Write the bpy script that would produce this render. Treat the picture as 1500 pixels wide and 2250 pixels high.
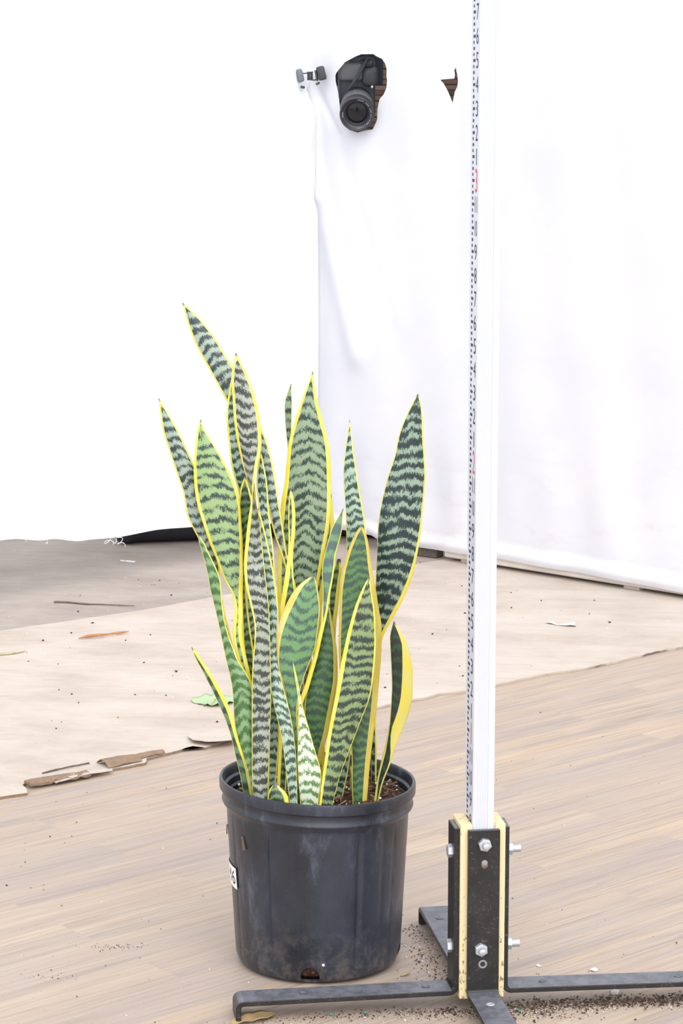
import bpy, bmesh, math, random
from mathutils import Vector, Matrix, noise as mnoise

for o in list(bpy.data.objects):
    bpy.data.objects.remove(o)
S = bpy.context.scene
COL = S.collection
random.seed(7)

# ------------------------------------------------------------------ camera
CAM_H = 1.01
cam = bpy.data.cameras.new('camera')
cam.sensor_fit = 'HORIZONTAL'
cam.sensor_width = 15.0
cam.lens = 15.0 * 5300.0 / 1500.0
cam.clip_start = 0.05
cam.clip_end = 60
camo = bpy.data.objects.new('camera', cam)
camo.location = (0, 0, CAM_H)
camo.rotation_euler = (math.radians(90 - 9.6), 0, 0)
COL.objects.link(camo)
S.camera = camo

# ------------------------------------------------------------------ light
world = bpy.data.worlds.new('overcast_sky')
S.world = world
world.use_nodes = True
bg = world.node_tree.nodes['Background']
bg.inputs[0].default_value = (0.93, 0.96, 1.0, 1)
bg.inputs[1].default_value = 1.0
sun = bpy.data.lights.new('hazy_sun', 'SUN')
sun.energy = 1.9
sun.angle = math.radians(70)
sun.color = (1.0, 0.97, 0.93)
suno = bpy.data.objects.new('hazy_sun', sun)
suno.rotation_euler = Vector((-0.12, 0.72, -0.68)).to_track_quat('-Z', 'Y').to_euler()
COL.objects.link(suno)
S.view_settings.view_transform = 'Standard'
S.view_settings.look = 'None'
S.view_settings.gamma = 1
S.view_settings.use_curve_mapping = False
S.view_settings.exposure = 0.50

# ------------------------------------------------------------------ helpers
def lin(r, g, b, a=1):
    def f(c):
        c /= 255.0
        return c / 12.92 if c <= 0.04045 else ((c + 0.055) / 1.055) ** 2.4
    return (f(r), f(g), f(b), a)

def link(o, parent=None):
    COL.objects.link(o)
    if parent: o.parent = parent
    return o

def mesh_obj(name, verts, faces, mat=None, parent=None, smooth=False):
    me = bpy.data.meshes.new(name)
    me.from_pydata([tuple(v) for v in verts], [], faces)
    me.update()
    if mat: me.materials.append(mat)
    if smooth:
        me.polygons.foreach_set('use_smooth', [True] * len(me.polygons))
    return link(bpy.data.objects.new(name, me), parent)

def bm_obj(name, bm, mat=None, parent=None, smooth=False):
    me = bpy.data.meshes.new(name)
    bmesh.ops.recalc_face_normals(bm, faces=bm.faces)
    bm.to_mesh(me); bm.free()
    if mat: me.materials.append(mat)
    if smooth:
        me.polygons.foreach_set('use_smooth', [True] * len(me.polygons))
    return link(bpy.data.objects.new(name, me), parent)

def empty(name, loc, rz=0.0):
    o = bpy.data.objects.new(name, None)
    o.empty_display_size = 0.05
    o.location = loc
    o.rotation_euler = (0, 0, rz)
    return link(o)

def tag(o, label, cat, group=None, kind=None):
    if label: o['label'] = label
    if cat: o['category'] = cat
    if group: o['group'] = group
    if kind: o['kind'] = kind
    return o

def add_box(bm, lo, hi, bevel=0.0, seg=1, M=None):
    c = [(a + b) / 2 for a, b in zip(lo, hi)]
    s = [b - a for a, b in zip(lo, hi)]
    r = bmesh.ops.create_cube(bm, size=1.0)
    vs = r['verts']
    for v in vs:
        v.co = Vector((v.co.x * s[0] + c[0], v.co.y * s[1] + c[1], v.co.z * s[2] + c[2]))
    if bevel:
        es = list({e for v in vs for e in v.link_edges})
        q = bmesh.ops.bevel(bm, geom=es, offset=bevel, segments=seg, affect='EDGES', profile=0.5)
        vs = list({v for f in q['faces'] for v in f.verts} | {v for v in vs if v.is_valid})
    if M is not None:
        for v in vs: v.co = M @ v.co
    return vs

def add_cyl(bm, p0, p1, r0, r1=None, n=24):
    r1 = r0 if r1 is None else r1
    p0 = Vector(p0); p1 = Vector(p1)
    d = (p1 - p0)
    q = d.to_track_quat('Z', 'Y').to_matrix().to_4x4()
    M = Matrix.Translation((p0 + p1) / 2) @ q
    return bmesh.ops.create_cone(bm, cap_ends=True, segments=n, radius1=r0, radius2=r1, depth=d.length, matrix=M)['verts']

def add_lathe(bm, prof, n=64, axis='Z', fn=None):
    rings = []
    for (r, z) in prof:
        ring = []
        for i in range(n):
            a = 2 * math.pi * i / n
            rr = fn(r, z, a) if fn else r
            if axis == 'Z': p = (rr * math.sin(a), -rr * math.cos(a), z)
            else: p = (rr * math.sin(a), z, rr * math.cos(a))
            ring.append(bm.verts.new(p))
        rings.append(ring)
    for k in range(len(rings) - 1):
        A, B = rings[k], rings[k + 1]
        for i in range(n):
            j = (i + 1) % n
            bm.faces.new((A[i], A[j], B[j], B[i]))
    return rings

def add_tube(bm, pts, r, n=6, taper=None):
    pts = [Vector(p) for p in pts]
    rings = []
    up = Vector((0.13, 0.2, 1)).normalized()
    for i, p in enumerate(pts):
        t = (pts[min(i + 1, len(pts) - 1)] - pts[max(i - 1, 0)]).normalized()
        a = t.cross(up)
        if a.length < 1e-3: a = t.cross(Vector((1, 0, 0)))
        a.normalize(); b = t.cross(a)
        rr = r * (taper[i] if taper else 1)
        rings.append([bm.verts.new(p + a * (rr * math.cos(2 * math.pi * k / n)) + b * (rr * math.sin(2 * math.pi * k / n))) for k in range(n)])
    for A, B in zip(rings, rings[1:]):
        for k in range(n):
            bm.faces.new((A[k], A[(k + 1) % n], B[(k + 1) % n], B[k]))
    bm.faces.new(rings[0]); bm.faces.new(rings[-1])

def crom(P, m):
    """Catmull-Rom resampling of a list of equal-length tuples to m rows."""
    n = len(P); out = []
    for i in range(m):
        t = i / (m - 1) * (n - 1)
        k = min(int(t), n - 2); f = t - k
        p0, p1, p2, p3 = P[max(k - 1, 0)], P[k], P[k + 1], P[min(k + 2, n - 1)]
        out.append([0.5 * (2 * b + (c - a) * f + (2 * a - 5 * b + 4 * c - d) * f * f + (3 * b - a - 3 * c + d) * f ** 3)
                    for a, b, c, d in zip(p0, p1, p2, p3)])
    return out

def lerp_tab(tab, x):
    if x <= tab[0][0]: return tab[0][1]
    for (a, va), (b, vb) in zip(tab, tab[1:]):
        if x <= b:
            f = (x - a) / (b - a); f = f * f * (3 - 2 * f)
            return va + (vb - va) * f
    return tab[-1][1]

# ------------------------------------------------------------------ node helpers
class NT:
    def __init__(self, name, rough=0.5, spec=0.5, metallic=0.0):
        self.m = bpy.data.materials.new(name)
        self.m.use_nodes = True
        self.t = self.m.node_tree
        self.n = self.t.nodes
        self.b = self.n['Principled BSDF']
        self.b.inputs['Roughness'].default_value = rough
        self.b.inputs['Specular IOR Level'].default_value = spec
        self.b.inputs['Metallic'].default_value = metallic
    def new(self, typ, **kw):
        n = self.n.new(typ)
        for k, v in kw.items(): setattr(n, k, v)
        return n
    def put(self, sock, v):
        if isinstance(v, bpy.types.NodeSocket): self.t.links.new(v, sock)
        elif v is not None: sock.default_value = v
    def math(self, op, a, b=None, c=None, clamp=False):
        n = self.new('ShaderNodeMath', operation=op, use_clamp=clamp)
        self.put(n.inputs[0], a)
        if b is not None: self.put(n.inputs[1], b)
        if c is not None: self.put(n.inputs[2], c)
        return n.outputs[0]
    def sstep(self, x, lo, hi):
        n = self.new('ShaderNodeMapRange', interpolation_type='SMOOTHSTEP')
        self.put(n.inputs[0], x); n.inputs[1].default_value = lo; n.inputs[2].default_value = hi
        return n.outputs[0]
    def mix(self, f, a, b, mode='MIX'):
        n = self.new('ShaderNodeMix', data_type='RGBA', blend_type=mode)
        self.put(n.inputs['Factor'], f)
        self.put(n.inputs[6], a); self.put(n.inputs[7], b)
        return n.outputs[2]
    def coord(self, which='Object'):
        return self.new('ShaderNodeTexCoord').outputs[which]
    def mapping(self, vec, scale=(1, 1, 1), rot=(0, 0, 0), loc=(0, 0, 0)):
        n = self.new('ShaderNodeMapping')
        self.put(n.inputs[0], vec)
        n.inputs['Scale'].default_value = scale; n.inputs['Rotation'].default_value = rot; n.inputs['Location'].default_value = loc
        return n.outputs[0]
    def noise(self, vec, scale=5, detail=2, rough=0.5, w=None):
        n = self.new('ShaderNodeTexNoise')
        if w is not None:
            n.noise_dimensions = '4D'; self.put(n.inputs['W'], w)
        self.put(n.inputs['Vector'], vec)
        n.inputs['Scale'].default_value = scale; n.inputs['Detail'].default_value = detail; n.inputs['Roughness'].default_value = rough
        return n.outputs['Fac']
    def voronoi(self, vec, scale=5, rnd=1.0):
        n = self.new('ShaderNodeTexVoronoi')
        self.put(n.inputs['Vector'], vec); n.inputs['Scale'].default_value = scale; n.inputs['Randomness'].default_value = rnd
        return n.outputs['Distance']
    def ramp(self, fac, stops):
        n = self.new('ShaderNodeValToRGB')
        self.put(n.inputs[0], fac)
        el = n.color_ramp.elements
        el[0].position, el[0].color = stops[0]
        el[1].position, el[1].color = stops[-1]
        for p, c in stops[1:-1]:
            e = el.new(p); e.color = c
        return n.outputs[0]
    def color(self, c): self.put(self.b.inputs['Base Color'], c)
    def bump(self, h, strength=0.2, dist=0.001):
        n = self.new('ShaderNodeBump')
        n.inputs['Strength'].default_value = strength; n.inputs['Distance'].default_value = dist
        self.put(n.inputs['Height'], h)
        self.t.links.new(n.outputs[0], self.b.inputs['Normal'])

def plain(name, c, rough=0.5, spec=0.5, metallic=0.0, var=0.08, scale=60):
    k = NT(name, rough, spec, metallic)
    f = k.noise(k.coord(), scale, 3)
    lo = tuple(x * (1 - var) for x in c[:3]) + (1,); hi = tuple(min(1, x * (1 + var)) for x in c[:3]) + (1,)
    k.color(k.mix(f, lo, hi))
    return k.m

# ------------------------------------------------------------------ materials: setting
def wood_print_floor():
    k = NT('wood_print_floor', 0.55, 0.3)
    c = k.mapping(k.coord('Object'), rot=(0, 0, -math.radians(41.1)))
    # printed planks 95 mm wide
    br = k.new('ShaderNodeTexBrick', offset=0.37, offset_frequency=2)
    k.put(br.inputs['Vector'], c)
    br.inputs['Color1'].default_value = (0, 0, 0, 1); br.inputs['Color2'].default_value = (1, 1, 1, 1)
    br.inputs['Mortar'].default_value = (0.5, 0.5, 0.5, 1)
    br.inputs['Scale'].default_value = 1.0; br.inputs['Mortar Size'].default_value = 0.0
    br.inputs['Brick Width'].default_value = 0.62; br.inputs['Row Height'].default_value = 0.083
    tone = br.outputs['Color']
    off = k.new('ShaderNodeVectorMath', operation='ADD'); k.put(off.inputs[0], c)
    sc = k.new('ShaderNodeVectorMath', operation='SCALE'); k.put(sc.inputs[0], tone); sc.inputs['Scale'].default_value = 3.7
    k.t.links.new(sc.outputs[0], off.inputs[1])
    cc = off.outputs[0]
    g1 = k.noise(k.mapping(cc, scale=(1.4, 26, 1)), 1, 4, 0.6)
    g2 = k.noise(k.mapping(cc, scale=(5, 190, 1)), 1, 3, 0.6)
    g3 = k.noise(k.mapping(cc, scale=(9, 520, 1)), 1, 2, 0.5)
    base = k.ramp(g1, [(0.3, lin(152, 139, 132)), (0.45, lin(171, 153, 139)), (0.6, lin(183, 161, 140)), (0.75, lin(196, 178, 159))])
    base = k.mix(k.math('MULTIPLY', k.sstep(g2, 0.44, 0.70), 0.36), base, lin(118, 99, 84))
    base = k.mix(k.math('MULTIPLY', k.sstep(g3, 0.48, 0.7), 0.36), base, lin(206, 193, 178))
    base = k.mix(k.math('MULTIPLY', tone, 0.42), base, lin(158, 146, 142))
    wear = k.noise(k.mapping(c, scale=(1.6, 5, 1)), 1.5, 4, 0.6)
    base = k.mix(k.math('MULTIPLY', k.sstep(wear, 0.45, 0.75), 0.35), base, lin(172, 163, 156))
    sp = k.voronoi(k.coord('Object'), 70)
    base = k.mix(k.math('MULTIPLY', k.sstep(sp, 0.09, 0.05), 0.5), base, lin(110, 95, 85))
    k.color(base)
    k.bump(g2, 0.15, 0.0006)
    return k.m

def plywood(name, shade, sx):
    k = NT(name, 0.7, 0.2)
    c = k.mapping(k.coord('Object'), rot=(0, 0, math.radians(6)))
    a = k.noise(k.mapping(c, scale=(2.6, 4.2, 1)), 1.6, 8, 0.68)
    b = k.noise(k.mapping(c, scale=(9, 60, 1)), 1.0, 4, 0.65)
    d = k.noise(k.mapping(c, scale=(3, 14, 1), loc=(4, 1, 0)), 1.0, 5, 0.7)
    base = k.ramp(a, [(0.28, shade[0]), (0.5, shade[1]), (0.72, shade[2])])
    base = k.mix(k.math('MULTIPLY', k.sstep(b, 0.48, 0.78), 0.32), base, shade[3])
    base = k.mix(k.math('MULTIPLY', k.sstep(d, 0.56, 0.78), 0.3), base, shade[4])
    blot = k.noise(k.mapping(c, scale=(5, 9, 1), loc=(1, 7, 0)), 1.0, 6, 0.7)
    base = k.mix(k.math('MULTIPLY', k.sstep(blot, 0.56, 0.74), 0.35), base, shade[3])
    sp = k.voronoi(k.coord('Object'), 46)
    base = k.mix(k.math('MULTIPLY', k.sstep(sp, 0.07, 0.04), 0.55), base, lin(112, 98, 90))
    sp2 = k.voronoi(k.mapping(k.coord('Object'), loc=(3, 2, 0)), 22)
    base = k.mix(k.math('MULTIPLY', k.sstep(sp2, 0.05, 0.03), 0.8), base, lin(225, 222, 218))
    k.color(base)
    k.bump(b, 0.2, 0.0008)
    return k.m

def cloth_mat():
    k = NT('white_cloth', 0.9, 0.1)
    c = k.coord('Object')
    w = k.noise(k.mapping(c, scale=(1, 1, 1.6)), 2.5, 4, 0.6)
    base = k.mix(k.sstep(w, 0.35, 0.75), lin(236, 238, 246), lin(244, 245, 250))
    # grubby patches low down near the hem
    z = k.new('ShaderNodeSeparateXYZ'); k.put(z.inputs[0], c)
    low = k.sstep(z.outputs[2], 0.42, 0.03)
    n = k.noise(k.mapping(c, scale=(5, 5, 14)), 1.3, 5, 0.65)
    base = k.mix(k.math('MULTIPLY', k.math('MULTIPLY', low, k.sstep(n, 0.48, 0.72)), 0.35), base, lin(214, 206, 210))
    k.color(base)
    # thin cloth: part of the light goes through it
    dif = k.new('ShaderNodeBsdfDiffuse'); tr = k.new('ShaderNodeBsdfTranslucent'); mx = k.new('ShaderNodeMixShader')
    k.put(dif.inputs[0], base); k.put(tr.inputs[0], base); mx.inputs[0].default_value = 0.28
    k.t.links.new(dif.outputs[0], mx.inputs[1]); k.t.links.new(tr.outputs[0], mx.inputs[2])
    k.t.links.new(mx.outputs[0], k.n['Material Output'].inputs[0])
    return k.m

M_FLOOR = wood_print_floor()
M_PLY = plywood('bleached_plywood', [lin(172, 158, 148), lin(191, 179, 168), lin(201, 191, 182), lin(164, 145, 131), lin(205, 199, 193)], 1)
M_PLY2 = plywood('grey_plywood', [lin(144, 133, 126), lin(163, 152, 144), lin(176, 166, 157), lin(138, 123, 112), lin(180, 175, 170)], 1)
def broken_mat():
    k = NT('broken_wood_edge', 0.9, 0.1)
    c = k.coord(); s = k.new('ShaderNodeSeparateXYZ'); k.put(s.inputs[0], c)
    n = k.noise(c, 200, 4, 0.7)
    a = k.mix(n, lin(96, 78, 66), lin(168, 144, 124)); b = k.mix(k.sstep(k.noise(c, 9, 3, .6), .5, .62), lin(186, 172, 160), lin(120, 104, 94))
    k.color(k.mix(k.sstep(s.outputs[0], -.25, -.08), a, b))
    return k.m
M_BROKEN = broken_mat()
M_CLOTH = cloth_mat()
M_SLAT = None
def slat_mat():
    k = NT('brown_slat', 0.8, 0.2)
    oi = k.new('ShaderNodeObjectInfo').outputs['Random']
    n = k.noise(k.mapping(k.coord(), scale=(3, 60, 60)), 1, 3)
    a = k.mix(oi, lin(84, 66, 55), lin(124, 103, 88))
    k.color(k.mix(k.math('MULTIPLY', n, 0.6), a, lin(70, 58, 52)))
    return k.m
M_SLAT = slat_mat()
M_SILL = plain('pale_timber', lin(214, 206, 198), 0.8, 0.2, var=0.15, scale=30)
M_DARKPLASTIC = plain('black_tube_plastic', lin(44, 44, 50), 0.55, 0.4, var=0.3, scale=40)

# ------------------------------------------------------------------ materials: leaves
def leaf_mat(name, dark, light, light2, P=0.0125, dens=0.0, yel=None, contrast=1.0, chev=0.006, rough=0.36):
    k = NT(name, rough, 0.5)
    uv = k.new('ShaderNodeUVMap', uv_map='metric').outputs[0]
    rnd = k.math('MULTIPLY', k.new('ShaderNodeObjectInfo').outputs['Random'], 37.0)
    sep = k.new('ShaderNodeSeparateXYZ'); k.put(sep.inputs[0], uv)
    x, y = sep.outputs[0], sep.outputs[1]
    n1 = k.noise(k.mapping(uv, scale=(52, 17, 1)), 1, 2, 0.5, w=rnd)
    teeth = k.noise(k.mapping(uv, scale=(1000, 105, 1)), 1, 3, 0.65, w=rnd)
    ax = k.math('ABSOLUTE', x)
    v = k.math('ADD', y, k.math('MULTIPLY', k.math('SUBTRACT', n1, 0.5), 0.026))
    v = k.math('ADD', v, k.math('MULTIPLY', k.math('SUBTRACT', teeth, 0.5), 0.0125))
    v = k.math('ADD', v, k.math('MULTIPLY', ax, -chev / 0.02))
    s = k.math('SINE', k.math('MULTIPLY', v, 2 * math.pi / P))
    n3 = k.noise(k.mapping(uv, scale=(70, 55, 1)), 1, 4, 0.75, w=k.math('ADD', rnd, 5.0))
    n4 = k.noise(k.mapping(uv, scale=(1900, 620, 1)), 1, 3, 0.7, w=rnd)
    s = k.math('ADD', s, k.math('MULTIPLY', k.math('SUBTRACT', n3, 0.5), 6.4))
    s = k.math('ADD', s, k.math('MULTIPLY', k.math('SUBTRACT', n4, 0.5), 6.0))
    mask = k.math('MULTIPLY', k.sstep(s, -0.10 - dens, 0.38 - dens), contrast)
    lt = k.mix(k.noise(k.mapping(uv, scale=(60, 9, 1)), 1, 2, 0.5, w=rnd), light, light2)
    body = k.mix(mask, lt, dark)
    mg = k.new('ShaderNodeAttribute', attribute_name='margin').outputs['Fac']
    ny = k.noise(k.mapping(uv, scale=(120, 38, 1)), 1, 3, 0.6, w=rnd)
    yel = yel or (lin(236, 214, 62), lin(240, 230, 126))
    yc = k.mix(k.sstep(ny, 0.35, 0.75), yel[0], yel[1])
    # inner part of a wide margin fades to pale green
    yc = k.mix(k.math('MULTIPLY', k.sstep(mg, 1.6, 0.0), 0.35), yc, lin(196, 204, 130))
    col = k.mix(k.sstep(mg, -0.12, 0.12), body, yc)
    # dry grey-brown spike at the very tip
    col = k.mix(k.sstep(y, 0.007, 0.002), col, lin(92, 92, 88))
    k.color(col)
    k.bump(k.noise(k.mapping(uv, scale=(420, 6, 1)), 1, 2), 0.08, 0.0006)
    return k.m

def G(r, g, b): return tuple(c * (0.80 if g > 110 else 0.62) for c in lin(r, g, b)[:3]) + (1,)
LEAF = {
 'silver': leaf_mat('leaf_silver', G(58, 74, 76), G(156, 178, 154), G(176, 192, 182), P=0.0115, dens=0.1),
 'brown': leaf_mat('leaf_taupe', G(64, 74, 66), G(160, 168, 150), G(184, 188, 176), P=0.0115, chev=-0.003, dens=0.25),
 'pale': leaf_mat('leaf_pale', G(52, 84, 70), G(162, 188, 164), G(186, 206, 190), P=0.0105, dens=0.15),
 'lime': leaf_mat('leaf_lime', G(62, 84, 76), G(152, 182, 116), G(168, 196, 146), P=0.0128, dens=-0.25, chev=0.004),
 'sage': leaf_mat('leaf_sage', G(54, 76, 66), G(142, 166, 128), G(160, 180, 154), P=0.0125, dens=-0.15, chev=0.011),
 'darksilver': leaf_mat('leaf_dark_silver', G(50, 70, 70), G(148, 172, 150), G(170, 190, 172), P=0.0135, dens=0.55),
 'deep':       leaf_mat('leaf_deep', G(44, 66, 50), G(108, 140, 84), G(124, 156, 104), P=0.0105, dens=0.2),
 'dark': leaf_mat('leaf_dark_green', G(58, 84, 74), G(88, 130, 72), G(96, 138, 84), P=0.0105, dens=0.2, contrast=0.85, yel=(G(216, 190, 72), G(226, 208, 106))),
 'jade': leaf_mat('leaf_jade', G(76, 104, 98), G(106, 152, 94), G(126, 166, 118), P=0.013, dens=-0.15, chev=-0.006, contrast=0.9, yel=(G(236, 206, 92), G(244, 226, 150))),
 'olive': leaf_mat('leaf_olive', G(56, 70, 58), G(130, 156, 98), G(152, 170, 124), P=0.0112, dens=0.2, chev=0.0),
 'bluegreen':  leaf_mat('leaf_blue_green', G(86, 112, 108), G(112, 158, 106), G(124, 160, 124), P=0.02, dens=0.5, chev=0.004),
 'fresh':      leaf_mat('leaf_fresh', G(72, 112, 60), G(126, 162, 104), G(152, 180, 140), P=0.013, dens=0.25, chev=0.012),
 'green':      leaf_mat('leaf_strip', G(70, 90, 82), G(112, 142, 110), G(118, 148, 116), P=0.02),
 'white':      leaf_mat('leaf_white_banded', G(96, 136, 72), G(222, 230, 208), G(228, 236, 220), P=0.0125, dens=-0.15, chev=0.012),
 'black':      leaf_mat('leaf_blackish', G(44, 58, 50), G(62, 88, 56), G(64, 92, 64), P=0.013, dens=0.55, yel=(G(240, 218, 84), G(222, 220, 140))),
}

# ================================================================== SETTING
E_SHEET = [(-1.75,2.34),(-1.2,2.82),(-0.9,3.085),(-0.7,3.26),(-0.538,3.401),(-0.503,3.432),(-0.484,3.443),(-0.465,3.453),(-0.47,3.477),(-0.478,3.496),(-0.47,3.516),(-0.446,3.514),(-0.413,3.533),(-0.378,3.559),(-0.369,3.571),(-0.304,3.618),(-0.304,3.644),(-0.272,3.676),(-0.236,3.717),(-0.216,3.708),(-0.203,3.73),(-0.18,3.769),(-0.11,3.815),(-0.038,3.874),(0.04,3.95),(0.117,4.018),(0.149,4.041),(0.169,4.067),(0.206,4.08),(0.268,4.126),(0.306,4.16),(0.376,4.219),(0.427,4.247),(0.504,4.308),(0.585,4.389),(0.642,4.431),(0.701,4.482),(1.0,4.74),(1.75,5.4)]
def ragged(pts, step, amp, seed):
    r = random.Random(seed); out = []
    for (a, b) in zip(pts, pts[1:]):
        L = math.dist(a, b); n = max(1, int(L / step))
        for i in range(n):
            t = i / n
            j = 0 if i == 0 else r.uniform(-amp, amp)
            out.append((a[0] + (b[0] - a[0]) * t - j * 0.66, a[1] + (b[1] - a[1]) * t + j * 0.75))
    out.append(pts[-1])
    return out

floor = mesh_obj('floor', [(-3, 0.3, 0), (3, 0.3, 0), (3, 7.5, 0), (-3, 7.5, 0), (-3, 0.3, -.02), (3, 0.3, -.02), (3, 7.5, -.02), (-3, 7.5, -.02)],
                 [(0, 1, 2, 3), (7, 6, 5, 4), (0, 4, 5, 1), (1, 5, 6, 2), (2, 6, 7, 3), (3, 7, 4, 0)], M_FLOOR)
floor['kind'] = 'structure'

def sheet(poly, z0, z1, m_top, name):
    n = len(poly)
    bm = bmesh.new()
    top = [bm.verts.new((x, y, z1)) for x, y in poly]
    bot = [bm.verts.new((x, y, z0)) for x, y in poly]
    f = bm.faces.new(top); f.material_index = 0
    for i in range(n):
        j = (i + 1) % n
        q = bm.faces.new((top[i], bot[i], bot[j], top[j])); q.material_index = 1
    bmesh.ops.triangulate(bm, faces=[f])
    o = bm_obj(name, bm, m_top, floor)
    o.data.materials.append(M_BROKEN)
    return o
near_edge = ragged(E_SHEET, 0.012, 0.0022, 3)
seam = [(-1.75, 3.645), (-0.661, 4.57), (-0.411, 4.755), (-0.237, 4.921), (0.25, 5.33), (1.75, 6.61)]
seam_a = ragged(seam, 0.05, 0.001, 5)
sheet(near_edge + seam_a[::-1], 0.0003, 0.0042, M_PLY, 'plywood_sheet')
gap = [(x - 0.0021, y + 0.0024) for x, y in seam_a]
sheet(gap + [(1.75, 7.4), (-1.75, 7.4)], 0.0003, 0.0036, M_PLY2, 'plywood_sheet')

# walls: two curtains meeting at a corner, 45 degrees to the view
K = Vector((-0.07, 5.545)); ER = Vector((0.74616, -0.66576)); EL = Vector((-0.66576, -0.74616))

def frange(a, b, h):
    n = max(1, round((b - a) / h))
    return [a + (b - a) * i / n for i in range(n)]
def snap_hole(bm, grid, poly):
    """cut the outline poly (s,z) out of the grid and pull the cut border onto it"""
    def inside(p):
        c = False
        for (x1, y1), (x2, y2) in zip(poly, poly[1:] + poly[:1]):
            if (y1 > p[1]) != (y2 > p[1]) and p[0] < (x2 - x1) * (p[1] - y1) / (y2 - y1) + x1: c = not c
        return c
    def nearest(p):
        best = None
        for a, b in zip(poly, poly[1:] + poly[:1]):
            a = Vector(a); b = Vector(b); d = b - a
            t = max(0, min(1, (Vector(p) - a).dot(d) / max(d.length_squared, 1e-12)))
            q = a + d * t; e = (q - Vector(p)).length
            if best is None or e < best[0]: best = (e, q)
        return best
    dead = [f for f in bm.faces if inside((sum(grid[v][0] for v in f.verts) / 4, sum(grid[v][1] for v in f.verts) / 4))]
    rim = {v for f in dead for v in f.verts}
    bmesh.ops.delete(bm, geom=dead, context='FACES')
    for v in rim:
        if v.is_valid and v.link_faces:
            e, q = nearest(grid[v])
            if e < 0.008: grid[v] = (q.x, q.y)

def curtain(name, base, e, nrm, ss, zs, hem, disp, holes, s_shift=None, zlow=0.2, nlow=16):
    bm = bmesh.new(); grid = {}
    rows = []
    for k in range(nlow):
        rows.append(('t', k / nlow))
    for z in zs: rows.append(('z', z))
    V = []
    for kind, q in rows:
        r = []
        for s in ss:
            h = lerp_tab(hem, s)
            z = h + (zlow - h) * q if kind == 't' else q
            v = bm.verts.new((0, 0, 0)); grid[v] = (s + (s_shift(z) * max(0, 1 - abs(s) / 0.2) if s_shift else 0), z); r.append(v)
        V.append(r)
    for A, B in zip(V, V[1:]):
        for i in range(len(ss) - 1):
            bm.faces.new((A[i], A[i + 1], B[i + 1], B[i]))
    for h in holes: snap_hole(bm, grid, h)
    for v in list(bm.verts):
        if not v.link_faces: bm.verts.remove(v); continue
        s, z = grid[v]
        p = base + e * s + nrm * disp(s, z)
        v.co = (p.x, p.y, z)
    o = bm_obj(name, bm, M_CLOTH, None, True)
    return o

HOLE = [(0.076,1.074),(0.08,1.08),(0.103,1.102),(0.131,1.114),(0.147,1.119),(0.181,1.119),(0.19,1.114),(0.207,1.108),(0.217,1.097),(0.221,1.085),(0.22,1.072),(0.222,1.061),(0.22,1.045),(0.212,1.031),(0.2,1.021),(0.194,0.999),(0.193,0.975),(0.181,0.954),(0.161,0.952),(0.141,0.947),(0.117,0.953),(0.099,0.965),(0.092,0.984),(0.09,1.008),(0.084,1.038),(0.077,1.06)]
TEAR = [(0.368,1.062),(0.386,1.063),(0.408,1.064),(0.41,1.074),(0.407,1.082),(0.41,1.084),(0.412,1.086),(0.414,1.091),(0.413,1.083),(0.416,1.074),(0.418,1.063),(0.419,1.058),(0.416,1.046),(0.409,1.036),(0.407,1.028),(0.403,1.013),(0.39,1.037),(0.378,1.054)]
HEM_R = [(-0.02, 0.048), (0.098, 0.040), (0.177, 0.038), (0.205, 0.031), (0.328, 0.027), (0.541, 0.029), (0.764, 0.026), (1.033, 0.019), (1.5, 0.016)]
def seg_d(s, z, a, b):
    a = Vector(a); b = Vector(b); p = Vector((s, z)); d = b - a
    t = max(0, min(1, (p - a).dot(d) / d.length_squared))
    return (p - a - d * t).length, t
def disp_right(s, z):
    d = 0.006 * math.sin(s * 9 + 1.0) * math.sin(z * 2.2) + 0.003 * math.sin(s * 31 + z * 5)
    for a, b, A, w in [((0.0, 1.07), (0.087, 0.938), -0.006, 0.010), ((0.087, 0.938), (0.24, 0.50), -0.004, 0.022),
                       ((0.0, 1.07), (0.03, 0.80), 0.010, 0.012), ((0.02, 0.80), (0.14, 0.45), 0.012, 0.03),
                       ((0.0, 1.08), (0.0, 1.5), 0.006, 0.03), ((-0.01, 0.75), (0.0, 0.1), -0.02, 0.05)]:
        dd, t = seg_d(s, z, a, b)
        d += A * math.exp(-(dd / w) ** 2)
    # rolled hem: a soft tube along the lower border
    h = lerp_tab(HEM_R, s); q = (z - h) / 0.027
    if 0 <= q <= 1: d += 0.008 * math.sqrt(max(0, 1 - (2 * q - 1) ** 2))
    elif 1 < q < 4: d += -0.002 * math.exp(-(q - 1) * 2)
    d += 0.004 * math.sin(s * 47) * math.exp(-((z - 0.16) / 0.09) ** 2)
    d -= 0.03 * max(0, (z - 0.5)) * 0.15
    return d - 0.004
ss = frange(-0.012, 0.07, 0.004) + frange(0.07, 0.228, 0.003) + frange(0.228, 0.362, 0.012) + frange(0.362, 0.424, 0.002) + frange(0.424, 1.5, 0.02) + [1.5]
zs = frange(0.2, 0.94, 0.014) + frange(0.94, 1.124, 0.003) + frange(1.124, 2.1, 0.03) + [2.1]
cr = curtain('white_curtain', K, ER, EL, ss, zs, HEM_R, disp_right, [HOLE, TEAR])
tag(cr, 'right-hand white cloth with a camera poking through its cut hole and a torn triangle', 'curtain')

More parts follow.
